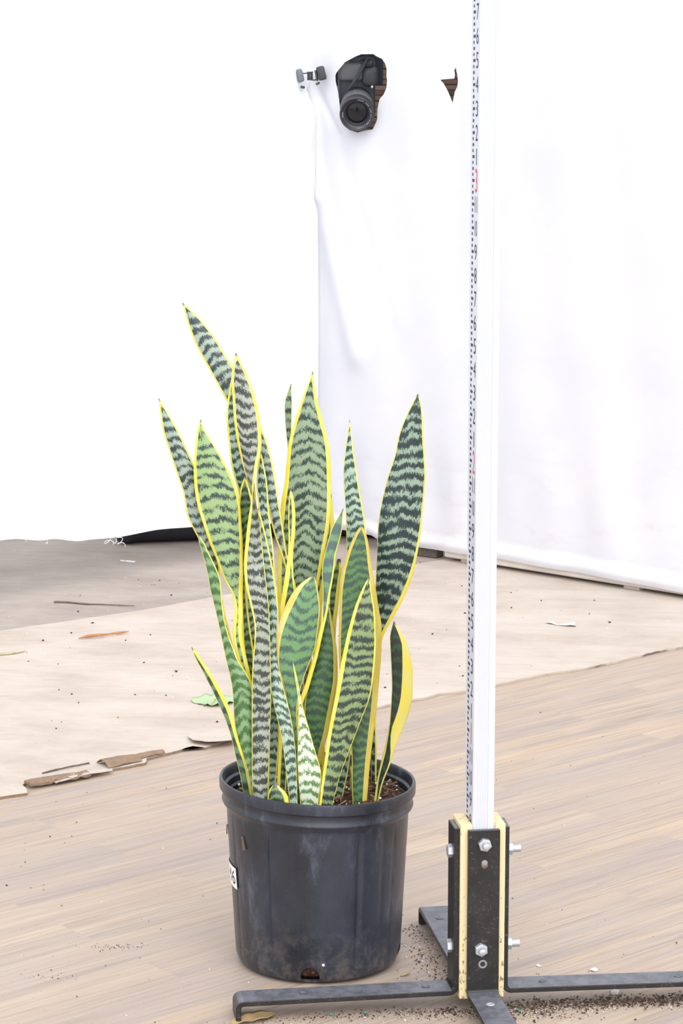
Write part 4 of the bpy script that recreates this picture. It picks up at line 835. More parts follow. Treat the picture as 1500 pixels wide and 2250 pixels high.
 ('pale', [[37.5,8.0,650.3,37.5,8.0,650.3,0.8,0.8,0.2],[35.2,7.1,633.5,39.6,7.1,633.5,0.8,1.1,0.2],[32.3,6.0,612.9,42.0,6.0,612.9,0.8,1.5,0.2],[30.1,4.8,590.6,45.6,4.8,590.6,0.8,1.6,0.2],[30.9,3.5,567.1,49.0,3.5,567.1,0.8,1.6,0.2],[32.8,2.2,542.6,53.4,2.2,542.6,0.8,1.6,0.2],[33.6,0.8,517.3,56.9,0.8,517.3,0.8,1.6,0.2],[34.3,-0.4,491.4,57.5,-0.4,491.4,0.8,1.6,0.2],[33.7,-1.5,464.7,56.9,-1.5,464.7,0.8,1.6,0.2],[32.1,-2.7,437.5,55.5,-2.7,437.5,0.8,1.6,0.2],[30.6,-3.8,409.7,53.5,-3.8,409.7,0.8,1.6,0.2],[29.1,-5.0,381.5,50.8,-5.0,381.5,0.8,1.6,0.2],[27.6,-6.1,352.8,48.0,-6.1,352.8,0.8,1.6,0.2],[26.6,-7.3,323.7,45.1,-7.3,323.7,0.8,1.6,0.2],[26.0,-8.5,294.1,42.3,-8.5,294.1,0.8,1.6,0.2],[25.9,-9.7,264.2,39.7,-9.7,264.2,0.8,1.6,0.2],[24.6,-11.0,233.8,36.0,-11.0,233.8,0.8,1.6,0.2],[20.5,-12.0,203.0,29.6,-12.0,203.0,0.8,1.6,0.2],[17.2,-12.6,184.0,26.4,-12.6,184.0,0.8,1.6,0.2]]),
 ('dark', [[51.1,-26.0,532.6,51.1,-26.0,532.6,3.2,2.7,0.12],[43.5,-26.7,520.1,56.7,-26.7,520.1,3.4,3.0,0.12],[36.8,-27.5,504.9,59.9,-27.5,504.9,3.6,3.5,0.12],[31.8,-28.4,488.4,62.1,-28.4,488.4,3.6,4.0,0.12],[28.0,-29.3,471.0,65.0,-29.3,471.0,3.5,4.6,0.12],[25.9,-30.3,453.0,68.3,-30.3,453.0,3.3,5.3,0.12],[25.4,-31.3,434.3,71.0,-31.3,434.3,3.1,6.1,0.12],[25.1,-32.3,415.2,74.3,-32.3,415.2,2.9,6.6,0.12],[24.6,-33.4,395.6,74.6,-33.4,395.6,2.7,7.0,0.12],[24.9,-34.5,375.6,73.9,-34.5,375.6,2.5,7.4,0.12],[26.4,-35.6,355.2,72.2,-35.6,355.2,2.2,7.2,0.12],[28.7,-36.9,334.5,70.6,-36.9,334.5,2.0,7.0,0.12],[31.7,-38.4,313.6,68.7,-38.4,313.6,1.9,6.8,0.12],[35.4,-39.8,292.4,66.0,-39.8,292.4,1.8,6.5,0.12],[38.9,-41.4,270.8,63.4,-41.4,270.8,1.6,6.2,0.12],[39.9,-42.9,249.1,61.0,-42.9,249.1,1.4,5.9,0.12],[39.8,-44.4,227.0,59.2,-44.4,227.0,1.2,5.6,0.12],[40.8,-46.0,204.8,57.7,-46.0,204.8,1.1,5.3,0.12],[40.5,-47.5,184.0,57.4,-47.5,184.0,1.1,5.3,0.12]]),
 ('olive', [[59.7,-60.0,477.7,59.7,-60.0,477.7,1.1,1.1,0.14],[54.0,-60.5,467.6,61.3,-60.5,467.6,2.0,1.2,0.14],[48.3,-61.1,455.2,63.0,-61.1,455.2,3.1,1.4,0.14],[43.2,-61.8,441.8,65.3,-61.8,441.8,3.5,1.5,0.14],[39.1,-62.4,427.7,66.8,-62.4,427.7,3.8,1.7,0.14],[35.2,-63.2,413.0,67.2,-63.2,413.0,4.1,1.8,0.14],[31.8,-63.9,397.9,67.4,-63.9,397.9,4.3,2.0,0.14],[28.6,-64.6,382.3,66.7,-64.6,382.3,4.5,2.1,0.14],[25.8,-65.4,366.4,65.2,-65.4,366.4,4.6,1.9,0.15],[22.9,-66.3,350.2,63.2,-66.3,350.2,4.7,1.6,0.17],[20.0,-67.4,333.8,59.6,-67.4,333.8,4.5,1.3,0.19],[16.7,-68.6,317.0,53.0,-68.6,317.0,4.2,1.0,0.19],[13.4,-69.8,300.1,46.6,-69.8,300.1,4.0,1.0,0.17],[11.1,-71.0,282.9,40.2,-71.0,282.9,3.7,0.9,0.15],[8.8,-72.3,265.5,33.4,-72.3,265.5,3.5,0.8,0.13],[6.4,-73.5,247.8,26.8,-73.5,247.8,3.2,0.7,0.12],[4.1,-74.7,230.0,22.2,-74.7,230.0,2.9,0.6,0.11],[2.1,-76.0,212.0,17.9,-76.0,212.0,2.7,0.5,0.1],[-2.8,-78.0,184.0,13.0,-78.0,184.0,2.7,0.5,0.1]]),
 ('darksilver', [[116.5,16.0,679.1,116.5,16.0,679.1,1.1,0.8,0.2],[108.8,16.3,664.2,120.7,16.3,664.2,1.1,1.2,0.2],[100.2,16.7,646.0,122.9,16.7,646.0,1.1,1.7,0.2],[93.8,17.2,626.2,123.8,17.2,626.2,1.1,2.1,0.2],[89.9,17.6,605.4,125.5,17.6,605.4,1.1,2.0,0.2],[82.8,18.1,583.7,126.4,18.1,583.7,1.1,1.8,0.2],[77.2,18.6,561.3,125.0,18.6,561.3,0.9,1.7,0.2],[72.7,19.1,538.2,123.1,19.1,538.2,0.8,1.9,0.2],[70.5,19.6,514.6,120.9,19.6,514.6,0.6,2.3,0.2],[69.6,20.8,490.3,117.5,20.8,490.3,0.5,3.0,0.2],[68.8,23.6,465.2,112.1,23.6,465.2,0.5,4.2,0.2],[67.5,26.4,439.6,103.9,26.4,439.6,0.5,5.3,0.2],[65.1,29.2,413.5,91.2,29.2,413.5,0.5,5.7,0.2],[62.7,32.1,387.0,77.7,32.1,387.0,0.5,3.8,0.2],[61.2,35.0,360.0,72.8,35.0,360.0,0.5,2.1,0.2],[60.7,38.0,332.6,70.3,38.0,332.6,0.5,2.1,0.2],[61.2,40.9,304.8,69.3,40.9,304.8,0.5,2.1,0.2],[61.9,43.9,276.6,69.7,43.9,276.6,0.5,2.1,0.2],[62.8,47.0,248.0,70.6,47.0,248.0,0.5,2.1,0.2],[63.7,50.0,219.0,70.3,50.0,219.0,0.5,2.1,0.2],[64.0,53.7,184.0,70.6,53.7,184.0,0.5,2.1,0.2]]),
 ('black', [[88.3,-48.0,423.0,88.3,-48.0,423.0,0.5,1.1,0.2],[85.7,-47.5,414.8,93.5,-47.5,414.8,0.5,2.6,0.2],[83.8,-46.9,404.7,99.4,-46.9,404.7,0.5,4.5,0.2],[84.1,-46.2,393.8,104.5,-46.2,393.8,0.6,6.6,0.2],[84.7,-45.5,382.4,107.1,-45.5,382.4,0.6,8.9,0.2],[85.4,-44.7,370.4,109.5,-44.7,370.4,0.6,11.1,0.2],[85.9,-44.0,358.1,110.3,-44.0,358.1,0.6,12.0,0.2],[86.4,-43.2,345.4,110.5,-43.2,345.4,0.6,12.9,0.2],[85.9,-42.4,332.4,110.2,-42.4,332.4,0.6,13.5,0.2],[85.3,-41.6,319.2,108.3,-41.6,319.2,0.6,14.1,0.2],[84.2,-40.7,305.7,104.4,-40.7,305.7,0.9,14.1,0.2],[82.5,-38.4,291.5,99.2,-41.4,292.3,1.3,13.2,0.2],[80.3,-35.7,277.1,92.9,-42.1,278.8,2.1,7.9,0.2],[77.1,-34.2,262.7,88.7,-41.7,264.8,3.8,3.3,0.2],[73.5,-33.6,248.4,85.0,-40.3,250.3,3.7,1.6,0.2],[70.6,-33.3,234.0,79.2,-38.7,235.6,3.1,1.6,0.2],[68.1,-33.6,219.6,74.8,-36.4,220.4,2.9,1.6,0.2],[66.4,-34.0,205.1,71.8,-34.0,205.1,2.7,1.6,0.2],[63.2,-32.6,184.0,68.5,-32.6,184.0,2.7,1.6,0.2]]),
 ('deep', [[-47.2,-72.0,237.5,-47.2,-72.0,237.5,1.1,1.6,0.2],[-50.6,-72.4,234.8,-45.1,-72.4,234.8,1.1,2.4,0.2],[-53.5,-72.9,231.5,-42.6,-72.9,231.5,1.1,3.3,0.2],[-55.6,-73.5,227.9,-38.3,-73.5,227.9,1.1,4.4,0.2],[-56.5,-74.1,224.1,-35.3,-74.1,224.1,1.1,4.8,0.2],[-57.1,-74.7,220.2,-33.4,-74.7,220.2,1.1,4.8,0.2],[-57.2,-75.4,216.1,-33.0,-75.4,216.1,1.1,4.8,0.2],[-57.2,-76.0,212.0,-32.5,-76.0,212.0,1.1,4.8,0.2],[-55.5,-80.4,184.0,-30.8,-80.4,184.0,1.1,4.8,0.2]]),
 ('deep', [[23.2,0.0,486.5,26.9,0.0,486.5,0.8,2.7,0.15],[19.2,0.3,474.6,28.3,0.3,474.6,0.8,3.1,0.15],[15.5,0.6,460.1,26.7,0.6,460.1,0.8,3.7,0.15],[14.3,0.9,444.4,25.5,0.9,444.4,0.8,4.3,0.15],[13.5,1.3,427.9,24.2,1.3,427.9,0.8,4.7,0.15],[13.0,1.7,410.6,22.2,1.7,410.6,0.8,5.1,0.15],[13.2,2.1,392.8,21.1,2.1,392.8,0.8,5.0,0.15],[13.5,2.5,374.5,21.3,2.5,374.5,0.8,4.4,0.15],[13.8,2.9,355.7,21.4,2.9,355.7,0.8,3.8,0.15],[14.1,3.3,336.6,21.6,3.3,336.6,0.8,3.2,0.15],[14.4,3.8,317.1,22.3,3.8,317.1,0.8,3.2,0.15],[14.7,4.2,297.2,23.0,4.2,297.2,0.8,3.2,0.15],[15.1,4.6,277.0,23.7,4.6,277.0,0.8,3.2,0.15],[15.4,5.1,256.5,24.4,5.1,256.5,0.8,3.2,0.15],[15.7,5.5,235.7,25.1,5.5,235.7,0.8,3.2,0.15],[16.1,6.0,214.6,25.8,6.0,214.6,0.8,3.2,0.15],[16.9,6.7,184.0,26.6,6.7,184.0,0.8,3.2,0.15]]),
 ('fresh', [[38.3,10.0,238.0,38.8,10.0,238.0,0.5,1.6,0.2],[37.4,10.0,233.7,39.7,10.0,233.7,0.5,1.6,0.2],[37.5,10.0,228.5,40.5,10.0,228.5,0.5,1.6,0.2],[37.8,10.0,222.8,41.1,10.0,222.8,0.5,1.6,0.2],[38.0,10.0,216.8,41.3,10.0,216.8,0.5,1.6,0.2],[38.3,10.0,210.6,41.5,10.0,210.6,0.5,1.6,0.2],[39.3,10.0,184.0,42.6,10.0,184.0,0.5,1.6,0.2]]),
]
NU = 13
def make_leaf(mat, rows):
    P = [[v / 1000 for v in r[:8]] + [r[8]] for r in rows]
    ln = sum((Vector(a[:3]) - Vector(b[:3])).length for a, b in zip(P, P[1:]))
    m = max(14, min(70, int(ln / 0.009)))
    Q = crom(P, m)
    Q[0] = P[0]
    N = len(Q)
    cent = [(Vector(q[:3]) + Vector(q[3:6])) / 2 for q in Q]
    verts, uv, mg, faces = [], [], [], []
    run = 0.0
    nprev = None
    rowdata = []
    for i, q in enumerate(Q):
        L, R_ = Vector(q[:3]), Vector(q[3:6])
        if i: run += (cent[i] - cent[i - 1]).length
        T = cent[min(i + 1, N - 1)] - cent[max(i - 1, 0)]
        ch = R_ - L
        nn = ch.cross(T)                       # from the left-right chord and the downward axis
        if nn.length < 1e-9: nn = nprev or Vector((0, 1, 0))
        nn.normalize()
        nprev = nn
        rowdata.append((L, R_, nn, run, max(q[6], 0.0002), max(q[7], 0.0002), q[8]))
    for side in (0, 1):
        for (L, R_, nn, run, mL, mR, c) in rowdata:
            w = (R_ - L).length
            th = min(0.0010, 0.03 * w + .00015)
            for k in range(NU):
                u = -1 + 2 * k / (NU - 1)
                hol = c * w * 0.5 * (1 - u * u)
                p = L + (R_ - L) * ((u + 1) / 2) + nn * (-hol) + nn * ((1 if side == 0 else -1) * th * (1 - 0.75 * u * u))
                verts.append(p); uv.append((u * w / 2, run))
                dl = (u + 1) / 2 * w; dr = w - dl
                mg.append(max(mL - dl, mR - dr) * 1000)
    B = N * NU
    for i in range(N - 1):
        for k in range(NU - 1):
            a = i * NU + k
            faces.append((a, a + 1, a + NU + 1, a + NU))
            faces.append((B + a, B + a + NU, B + a + NU + 1, B + a + 1))
        a = i * NU; faces.append((a, a + NU, B + a + NU, B + a))
        a = i * NU + NU - 1; faces.append((a, B + a, B + a + NU, a + NU))
    a = 0; faces.append(tuple(range(0, NU)) + tuple(range(B + NU - 1, B - 1, -1)))
    e = (N - 1) * NU; faces.append(tuple(range(e + NU - 1, e - 1, -1)) + tuple(range(B + e, B + e + NU)))
    o = mesh_obj('leaf', verts, faces, LEAF[mat], plant, True)
    me = o.data
    ul = me.uv_layers.new(name='metric')
    for lp in me.loops: ul.data[lp.index].uv = uv[lp.vertex_index]
    at_ = me.attributes.new('margin', 'FLOAT', 'POINT')
    at_.data.foreach_set('value', mg)
    return o
for mat, rows in LEAVES: make_leaf(mat, rows)

# ================================================================== MEASURING STAFF ON ITS STEEL STAND
SX, SY, PHI = 0.1547, 2.615, math.radians(8.5)
staff = empty('measuring_staff', (SX, SY, 0), PHI)
tag(staff, 'tall white measuring staff bolted upright between black steel angle feet', 'measuring staff')
M_STAFF = plain('white_anodised_staff', lin(206, 208, 219), 0.45, 0.4, var=0.02)
M_FACE = plain('white_staff_face', lin(236, 238, 242), 0.5, 0.3, var=0.01)
M_TICK = plain('staff_black_print', lin(70, 72, 84), 0.7, 0.1)
M_RED = plain('staff_red_print', lin(226, 92, 100), 0.7, 0.1)
prof = [(-.012, -.0215), (-.0105, -.023)]
x = -.0092
for i in range(10):
    prof += [(x, -.023), (x + .0002, -.0226), (x + .0007, -.0226), (x + .0009, -.023)]; x += .00125
prof += [(.0036, -.023), (.0040, -.0222), (.0046, -.0222), (.0050, -.023), (.0112, -.023), (.012, -.0222), (.012, .022), (.011, .023), (-.011, .023), (-.012, .022),
         (-.012, .0195), (-.0115, .0190), (-.0115, -.0150), (-.012, -.0155)]
bm = bmesh.new()
A = [bm.verts.new((x, y, .014)) for x, y in prof]; B = [bm.verts.new((x, y, 2.0)) for x, y in prof]
for i in range(len(prof)):
    j = (i + 1) % len(prof); bm.faces.new((A[i], A[j], B[j], B[i]))
bm.faces.new(A[::-1]); bm.faces.new(B)
bm_obj('staff_body', bm, M_STAFF, staff)
Z_ZERO, INCH = 0.0145, 0.0254
tick_me = {}
for w in (.0110, .0050, .0072):
    bm = bmesh.new(); add_box(bm, (-.01166, .0142 - w, -.0016), (-.01148, .0142, .0016))
    me = bpy.data.meshes.new('tick_mark'); bm.to_mesh(me); bm.free(); me.materials.append(M_TICK); tick_me[w] = me
for k in range(30, 196):
    o = bpy.data.objects.new('tick_mark', tick_me[(.0110, .0050, .0072, .0050)[k % 4]])
    o.location = (0, 0, Z_ZERO + k * INCH / 4); link(o, staff)
for k in range(8, 49):
    foot = k % 12 == 0
    s = str(k // 12) if foot else str(k % 12)
    vs, fs = text_geo(s, .02)
    x0 = min(v.x for v in vs); x1 = max(v.x for v in vs); y0 = min(v.y for v in vs); y1 = max(v.y for v in vs)
    W = .0115 if s != '1' else .003; Hh = .0255 if foot else .0172
    o = mesh_obj('foot_numeral' if foot else 'inch_numeral', [(-.01165, -.0068 - (v.x - (x0 + x1) / 2) / (x1 - x0) * W, (v.y - (y0 + y1) / 2) / (y1 - y0) * Hh) for v in vs], fs, M_RED if foot else M_TICK, staff)
    o.location = (0, 0, Z_ZERO + k * INCH)

def wood_mat():
    k = NT('pale_pine', 0.75, 0.2)
    c = k.coord(); n = k.noise(k.mapping(c, scale=(90, 90, 7)), 1, 4, 0.6)
    base = k.mix(n, lin(212, 190, 146), lin(238, 222, 182))
    d = k.noise(k.mapping(c, scale=(260, 260, 120)), 1, 3, 0.6); z = k.new('ShaderNodeSeparateXYZ'); k.put(z.inputs[0], c)
    lo = k.math('ADD', k.math('MULTIPLY', k.sstep(z.outputs[2], .13, .02), .10), -0.02)
    k.color(k.mix(k.math('MULTIPLY', k.sstep(k.math('ADD', d, lo), .60, .68), .8), base, lin(104, 84, 66)))
    return k.m
M_PINE = wood_mat()
def steel_mat():
    k = NT('black_painted_steel', 0.34, 0.5)
    c = k.coord()
    sp = k.voronoi(k.mapping(c, scale=(1, 1, .6)), 420); n = k.noise(c, 45, 4, 0.65); n2 = k.noise(k.mapping(c, scale=(1, 1, 2)), 150, 3, 0.7)
    base = k.mix(k.sstep(n, .35, .7), lin(28, 27, 28), lin(40, 38, 40))
    base = k.mix(k.math('MULTIPLY', k.math('MULTIPLY', k.sstep(sp, .20, .10), k.sstep(n, .42, .6)), .5), base, lin(150, 145, 140))
    base = k.mix(k.math('MULTIPLY', k.sstep(n2, .62, .74), .4), base, lin(132, 128, 126))
    # settled dust plus bluish sky reflection painted onto the flat tops
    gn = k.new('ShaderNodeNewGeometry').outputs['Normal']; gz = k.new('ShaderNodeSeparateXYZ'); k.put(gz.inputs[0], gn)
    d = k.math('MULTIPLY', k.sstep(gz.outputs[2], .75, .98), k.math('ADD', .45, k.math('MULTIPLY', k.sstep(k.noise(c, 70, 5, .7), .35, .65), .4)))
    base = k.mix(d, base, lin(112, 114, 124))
    k.color(base)
    k.put(k.b.inputs['Roughness'], k.math('ADD', .28, k.math('MULTIPLY', n, .3)))
    return k.m
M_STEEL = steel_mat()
M_ZINC = plain('zinc_plated', lin(196, 200, 206), 0.38, 0.5, metallic=0.55, var=0.12, scale=300)
M_RUST = plain('rust', lin(128, 96, 76), 0.9, 0.1, var=0.4, scale=300)
for sx in (-1, 1):
    bm = bmesh.new(); x0, x1 = sorted((sx * .0255, sx * .01205))
    add_box(bm, (x0, -.0228, .0150), (x1, .0228, .2185), .0008)
    bm_obj('wood_block', bm, M_PINE, staff)
def angle(rot, r0, yaw=0.0, top=.2135, length=.278):
    """flat bar bent into an upright plate, a foot and a turned-down toe; built along local +X, plate inner face at x=r0"""
    t = .006; Z = .024
    def arc(cx, cz, r, a0, a1, n=5):
        return [(cx + r * math.cos(math.radians(a0 + (a1 - a0) * i / n)), cz + r * math.sin(math.radians(a0 + (a1 - a0) * i / n))) for i in range(n + 1)]
    # outer/top side of the bar (visible side) then the inner/under side
    top_side = [(r0 + t, top)] + arc(r0 + t + .004, Z + .004, .004, 180, 270) + [(r0 + .1, Z), (length - .06, Z)] + arc(length - .009, Z - .009, .009, 90, 0) + [(length, .0008)]
    und_side = [(r0, top)] + arc(r0 + .010, Z + .004, .010, 180, 270) + [(r0 + .1, Z - t), (length - .06, Z - t)] + arc(length - .009, Z - .009, .003, 90, 0) + [(length - t, .0008)]
    bm = bmesh.new(); W = .018
    vs = [[bm.verts.new((x, y, z)) for (x, z) in side] for side in (top_side, und_side) for y in (-W, W)]
    n = len(top_side)
    tl, tr, ul, ur = vs
    for i in range(n - 1):
        bm.faces.new((tl[i], tl[i + 1], tr[i + 1], tr[i])); bm.faces.new((ul[i], ur[i], ur[i + 1], ul[i + 1]))
        bm.faces.new((tl[i], ul[i], ul[i + 1], tl[i + 1])); bm.faces.new((tr[i], tr[i + 1], ur[i + 1], ur[i]))
    bm.faces.new((tl[0], tr[0], ur[0], ul[0])); bm.faces.new((tl[-1], ul[-1], ur[-1], tr[-1]))
    bmesh.ops.recalc_face_normals(bm, faces=bm.faces)
    es = [e for e in bm.edges if len(e.link_faces) == 2 and e.calc_face_angle(0) > 1.2]
    bmesh.ops.bevel(bm, geom=es, offset=.0008, segments=1, affect='EDGES')
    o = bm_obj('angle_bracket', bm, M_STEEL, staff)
    o.rotation_euler = (0, 0, rot + yaw)
    return o
def hexnut(parent, p, d, r=.0075, h=.0065, name='nut', m=None, spin=0.2, bolt=.0072, blen=.006):
    d = Vector(d); p = Vector(p)
    q = d.to_track_quat('Z', 'Y').to_matrix().to_4x4()
    bm = bmesh.new()
    vs = bmesh.ops.create_cone(bm, cap_ends=True, segments=6, radius1=r, radius2=r, depth=h, matrix=Matrix.Translation((0, 0, h / 2)) @ Matrix.Rotation(spin, 4, 'Z'))['verts']
    top = [f for f in bm.faces if f.normal.z > .9]
    bmesh.ops.bevel(bm, geom=[e for f in top for e in f.edges], offset=.0008, segments=1, affect='EDGES')
    bm.transform(Matrix.Translation(p) @ q)
    bm_obj(name, bm, M_ZINC, parent)
    if bolt:
        bm = bmesh.new(); pr = [(.0001, h + blen), (bolt * .5 - .0006, h + blen), (bolt * .5, h + blen - .0006)]
        z = h + blen - .0006
        while z > h + .0004:
            pr += [(bolt * .5 + .0003, z - .0003), (bolt * .5 - .0003, z - .0008)]; z -= .001
        pr += [(bolt * .5, h - .001)]
        add_lathe(bm, pr, 20); bm.transform(Matrix.Translation(p) @ q)
        bm_obj('bolt', bm, M_ZINC, parent, True)
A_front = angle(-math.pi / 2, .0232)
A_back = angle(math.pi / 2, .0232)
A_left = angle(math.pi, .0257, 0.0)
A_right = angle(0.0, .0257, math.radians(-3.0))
xo = .0232 + .006
hexnut(A_front, (xo, .000, .1975), (1, 0, 0), spin=.3)
hexnut(A_front, (xo, -.003, .0755), (1, 0, 0), spin=.05)
xs = .0257 + .006
for z in (.1835, .072):
    hexnut(A_left, (xs, .003, z), (1, 0, 0), .0078, .0052, 'bolt_head', spin=.25, bolt=0)
    hexnut(A_right, (xs, -.003, z), (1, 0, 0), .0074, .0062, 'nut', spin=.5, blen=.0095, bolt=.0085)
    hexnut(A_back, (xo, 0, z), (1, 0, 0), spin=.3)
M_OLDZINC = plain('dull_zinc', lin(140, 140, 142), 0.5, 0.4, var=0.3, scale=500)
def screw(p, r, rust, hole=False):
    bm = bmesh.new(); add_lathe(bm, [(.0001, .0009), (r * .7, .0008), (r, .0004), (r * 1.08, 0.0)] if not hole else [(.0001, -.0004), (r * .62, -.0003), (r * .66, .0004), (r, .0005), (r * 1.1, 0.0)], 20)
    bm.transform(Matrix.Translation(p) @ Vector((1, 0, 0)).to_track_quat('Z', 'Y').to_matrix().to_4x4())
    bm_obj('screw', bm, M_OLDZINC if not rust else M_RUST, A_front, True)
screw((xo, .0005, .1755), .0033, False); screw((xo - .0003, .0005, .1728), .0036, True); screw((xo, -.0005, .0575), .0046, False, True)
for A_, L0 in ((A_left, .06), (A_left, .2), (A_right, .075), (A_right, .232), (A_back, .225), (A_front, .065)):
    bm = bmesh.new(); add_lathe(bm, [(.0001, .0002), (.0030, .0003), (.0036, .0008), (.0046, .0004), (.0048, -.0004)], 20)
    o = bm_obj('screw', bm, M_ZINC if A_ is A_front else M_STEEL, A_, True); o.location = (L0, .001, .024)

# ================================================================== LITTER ON THE FLOOR
def leafy(name, pts, widths, m, curl=.3, thick=.0005, lift=0.0):
    """curled dry leaf along pts; cross-section curls upward"""
    P = crom([tuple(p) + (w,) for p, w in zip(pts, widths)], 22)
    verts, faces = [], []; nu = 9
    for side in (0, 1):
        for i, q in enumerate(P):
            p = Vector(q[:3]); t = (Vector(P[min(i + 1, 21)][:3]) - Vector(P[max(i - 1, 0)][:3])).normalized()
            s = t.cross(Vector((0, 0, 1))).normalized(); w = max(q[3], .0004)
            for k in range(nu):
                u = -1 + 2 * k / (nu - 1)
                z = curl * w * u * u + 0.06 * w * math.sin(i * 1.1 + u * 2)
                verts.append(p + s * (w * u * (1 - .25 * min(1, abs(curl)) * u * u)) + Vector((0, 0, z + side * thick + lift)))
    n = 22; B = n * nu
    for i in range(n - 1):
        for k in range(nu - 1):
            a = i * nu + k
            faces.append((a, a + 1, a + nu + 1, a + nu)); faces.append((B + a, B + a + nu, B + a + nu + 1, B + a + 1))
        a = i * nu; faces.append((a, a + nu, B + a + nu, B + a)); a += nu - 1; faces.append((a, B + a, B + a + nu, a + nu))
    faces.append(tuple(range(nu)) + tuple(range(B + nu - 1, B - 1, -1))); e = (n - 1) * nu
    faces.append(tuple(range(e + nu - 1, e - 1, -1)) + tuple(range(B + e, B + e + nu)))
    return mesh_obj(name, verts, faces, m, None, True)
M_DRY = plain('dry_leaf_tan', lin(176, 150, 112), 0.7, 0.3, var=0.35, scale=70)
M_ORANGE = plain('dry_leaf_orange', lin(186, 134, 100), 0.7, 0.3, var=0.35, scale=90)
M_GREENLEAF = plain('pale_green_leaf', lin(168, 190, 146), 0.5, 0.4, var=0.12, scale=60)
M_STICK = plain('dark_twig', lin(112, 100, 90), 0.9, 0.1, var=0.4, scale=120)
M_TWIG = plain('pale_twig', lin(176, 168, 138), 0.8, 0.2, var=0.3, scale=90)
M_SCRAP = plain('white_plastic_scrap', lin(236, 238, 242), 0.4, 0.4, var=0.02)
o = leafy('dry_leaf', [(-.122, 2.545, .0012), (-.113, 2.556, .0012), (-.098, 2.563, .0014), (-.083, 2.572, .0018), (-.074, 2.580, .0025)], [.001, .009, .0125, .0095, .001], M_DRY, .35)
tag(o, 'curled tan dry leaf lying under the toe of the left steel foot', 'leaf')
o = leafy('dry_leaf', [(-.500, 4.487, .0062), (-.482, 4.497, .0062), (-.462, 4.502, .0075), (-.445, 4.520, .0068), (-.425, 4.532, .0062), (-.410, 4.545, .007)], [.001, .0045, .004, .0022, .0034, .0008], M_ORANGE, 1.1)
tag(o, 'shrivelled orange-brown leaf strip alone on the bleached plywood', 'leaf')
o = leafy('green_leaf', [(-.246, 3.988, .0052), (-.238, 3.994, .0052), (-.218, 4.000, .0060), (-.200, 4.006, .0062), (-.182, 4.010, .0056)], [.010, .030, .036, .032, .012], M_GREENLEAF, .12)
bm = bmesh.new(); add_tube(bm, [(-.222, 3.968, .0074), (-.219, 3.985, .0074), (-.215, 4.010, .0078)], .0006, 5); bm_obj('midrib', bm, M_TWIG, o, True)
tag(o, 'pale green leaf piece on the plywood behind the pot, left of the plant', 'leaf')
bm = bmesh.new(); add_tube(bm, crom([(-.588, 4.836, .0055), (-.56, 4.832, .0056), (-.52, 4.815, .0056), (-.49, 4.812, .0056), (-.45, 4.803, .0054), (-.42, 4.799, .0052)], 16), .0024, 6, [.8, 1.2, 1, 1, .9, .8, .9, .7, .6, .6, .5, .5, .5, .4, .4, .3])
tag(bm_obj('twig', bm, M_STICK, None, True), 'long thin dark twig on the grey plywood near the left cloth', 'twig')
bm = bmesh.new(); add_tube(bm, crom([(-.67, 4.352, .0066), (-.64, 4.352, .0070), (-.61, 4.364, .0066), (-.588, 4.384, .0060)], 12), .0034, 6, [.7, 1, 1.1, 1, 1, .9, .9, .8, .6, .5, .4, .2])
tag(bm_obj('twig', bm, M_TWIG, None, True), 'short pale twig at the left border of the picture on the plywood', 'twig')
o = leafy('plastic_scrap', [(.405, 4.640, .0052), (.413, 4.628, .0060), (.424, 4.615, .0052), (.440, 4.612, .0052), (.457, 4.612, .0056)], [.008, .006, .002, .009, .014], M_SCRAP, .25)
tag(o, 'white bow-shaped plastic scrap on the plywood right of the measuring staff', 'scrap')
bm = bmesh.new(); add_box(bm, (-.012, -.002, 0), (.012, .002, .003), .0006); add_box(bm, (-.026, -.002, 0), (-.016, .002, .0025), .0006); add_box(bm, (-.0165, -.0008, .0004), (-.0115, .0008, .0014))
o = bm_obj('plastic_stick', bm, M_SCRAP); o.location = (-.470, 5.28, .0037); o.rotation_euler = (0, 0, -.5)
tag(o, 'small white plastic stick on the grey plywood before the black tube', 'stick')
# splinters and flakes along the broken sheet edge
M_SPL = plain('splintered_wood', lin(140, 118, 102), 0.9, 0.1, var=0.3, scale=110)
M_PEEL = plain('peeled_white_ply', lin(186, 176, 168), 0.8, 0.2, var=0.2, scale=60)
def strip(name, p0, p1, w0, w1, h, m, label, bend=.002, curlup=0.0):
    p0 = Vector(p0); p1 = Vector(p1); t = (p1 - p0).normalized(); s = t.cross(Vector((0, 0, 1))).normalized()
    bm = bmesh.new(); rnd = random.Random(label); rows = []; n = 12; nu = 6
    for i in range(n + 1):
        f = i / n; w = w0 + (w1 - w0) * f; c = p0 + (p1 - p0) * f
        row = []
        for k in range(nu + 1):
            u = -1 + 2 * k / nu
            z = bend * math.sin(f * 3.14) + curlup * (1 - u * u) + rnd.uniform(-1, 1) * (.0016 if 'crumbly' in label else .0003)
            row.append((c + s * (u * w + (rnd.uniform(-.0012, .0012) if abs(u) == 1 else 0)) + Vector((0, 0, z))))
        rows.append(row)
    top = [[bm.verts.new(q + Vector((0, 0, h))) for q in r] for r in rows]
    bot = [[bm.verts.new(q) for q in r] for r in rows]
    for i in range(n):
        for k in range(nu):
            bm.faces.new((top[i][k], top[i][k + 1], top[i + 1][k + 1], top[i + 1][k])); bm.faces.new((bot[i][k], bot[i + 1][k], bot[i + 1][k + 1], bot[i][k + 1]))
        for k in (0, nu): bm.faces.new((top[i][k], top[i + 1][k], bot[i + 1][k], bot[i][k]))
    for i in (0, n):
        for k in range(nu): bm.faces.new((top[i][k], top[i][k + 1], bot[i][k + 1], bot[i][k]))
    o = bm_obj(name, bm, m)
    return tag(o, label, 'splinter')
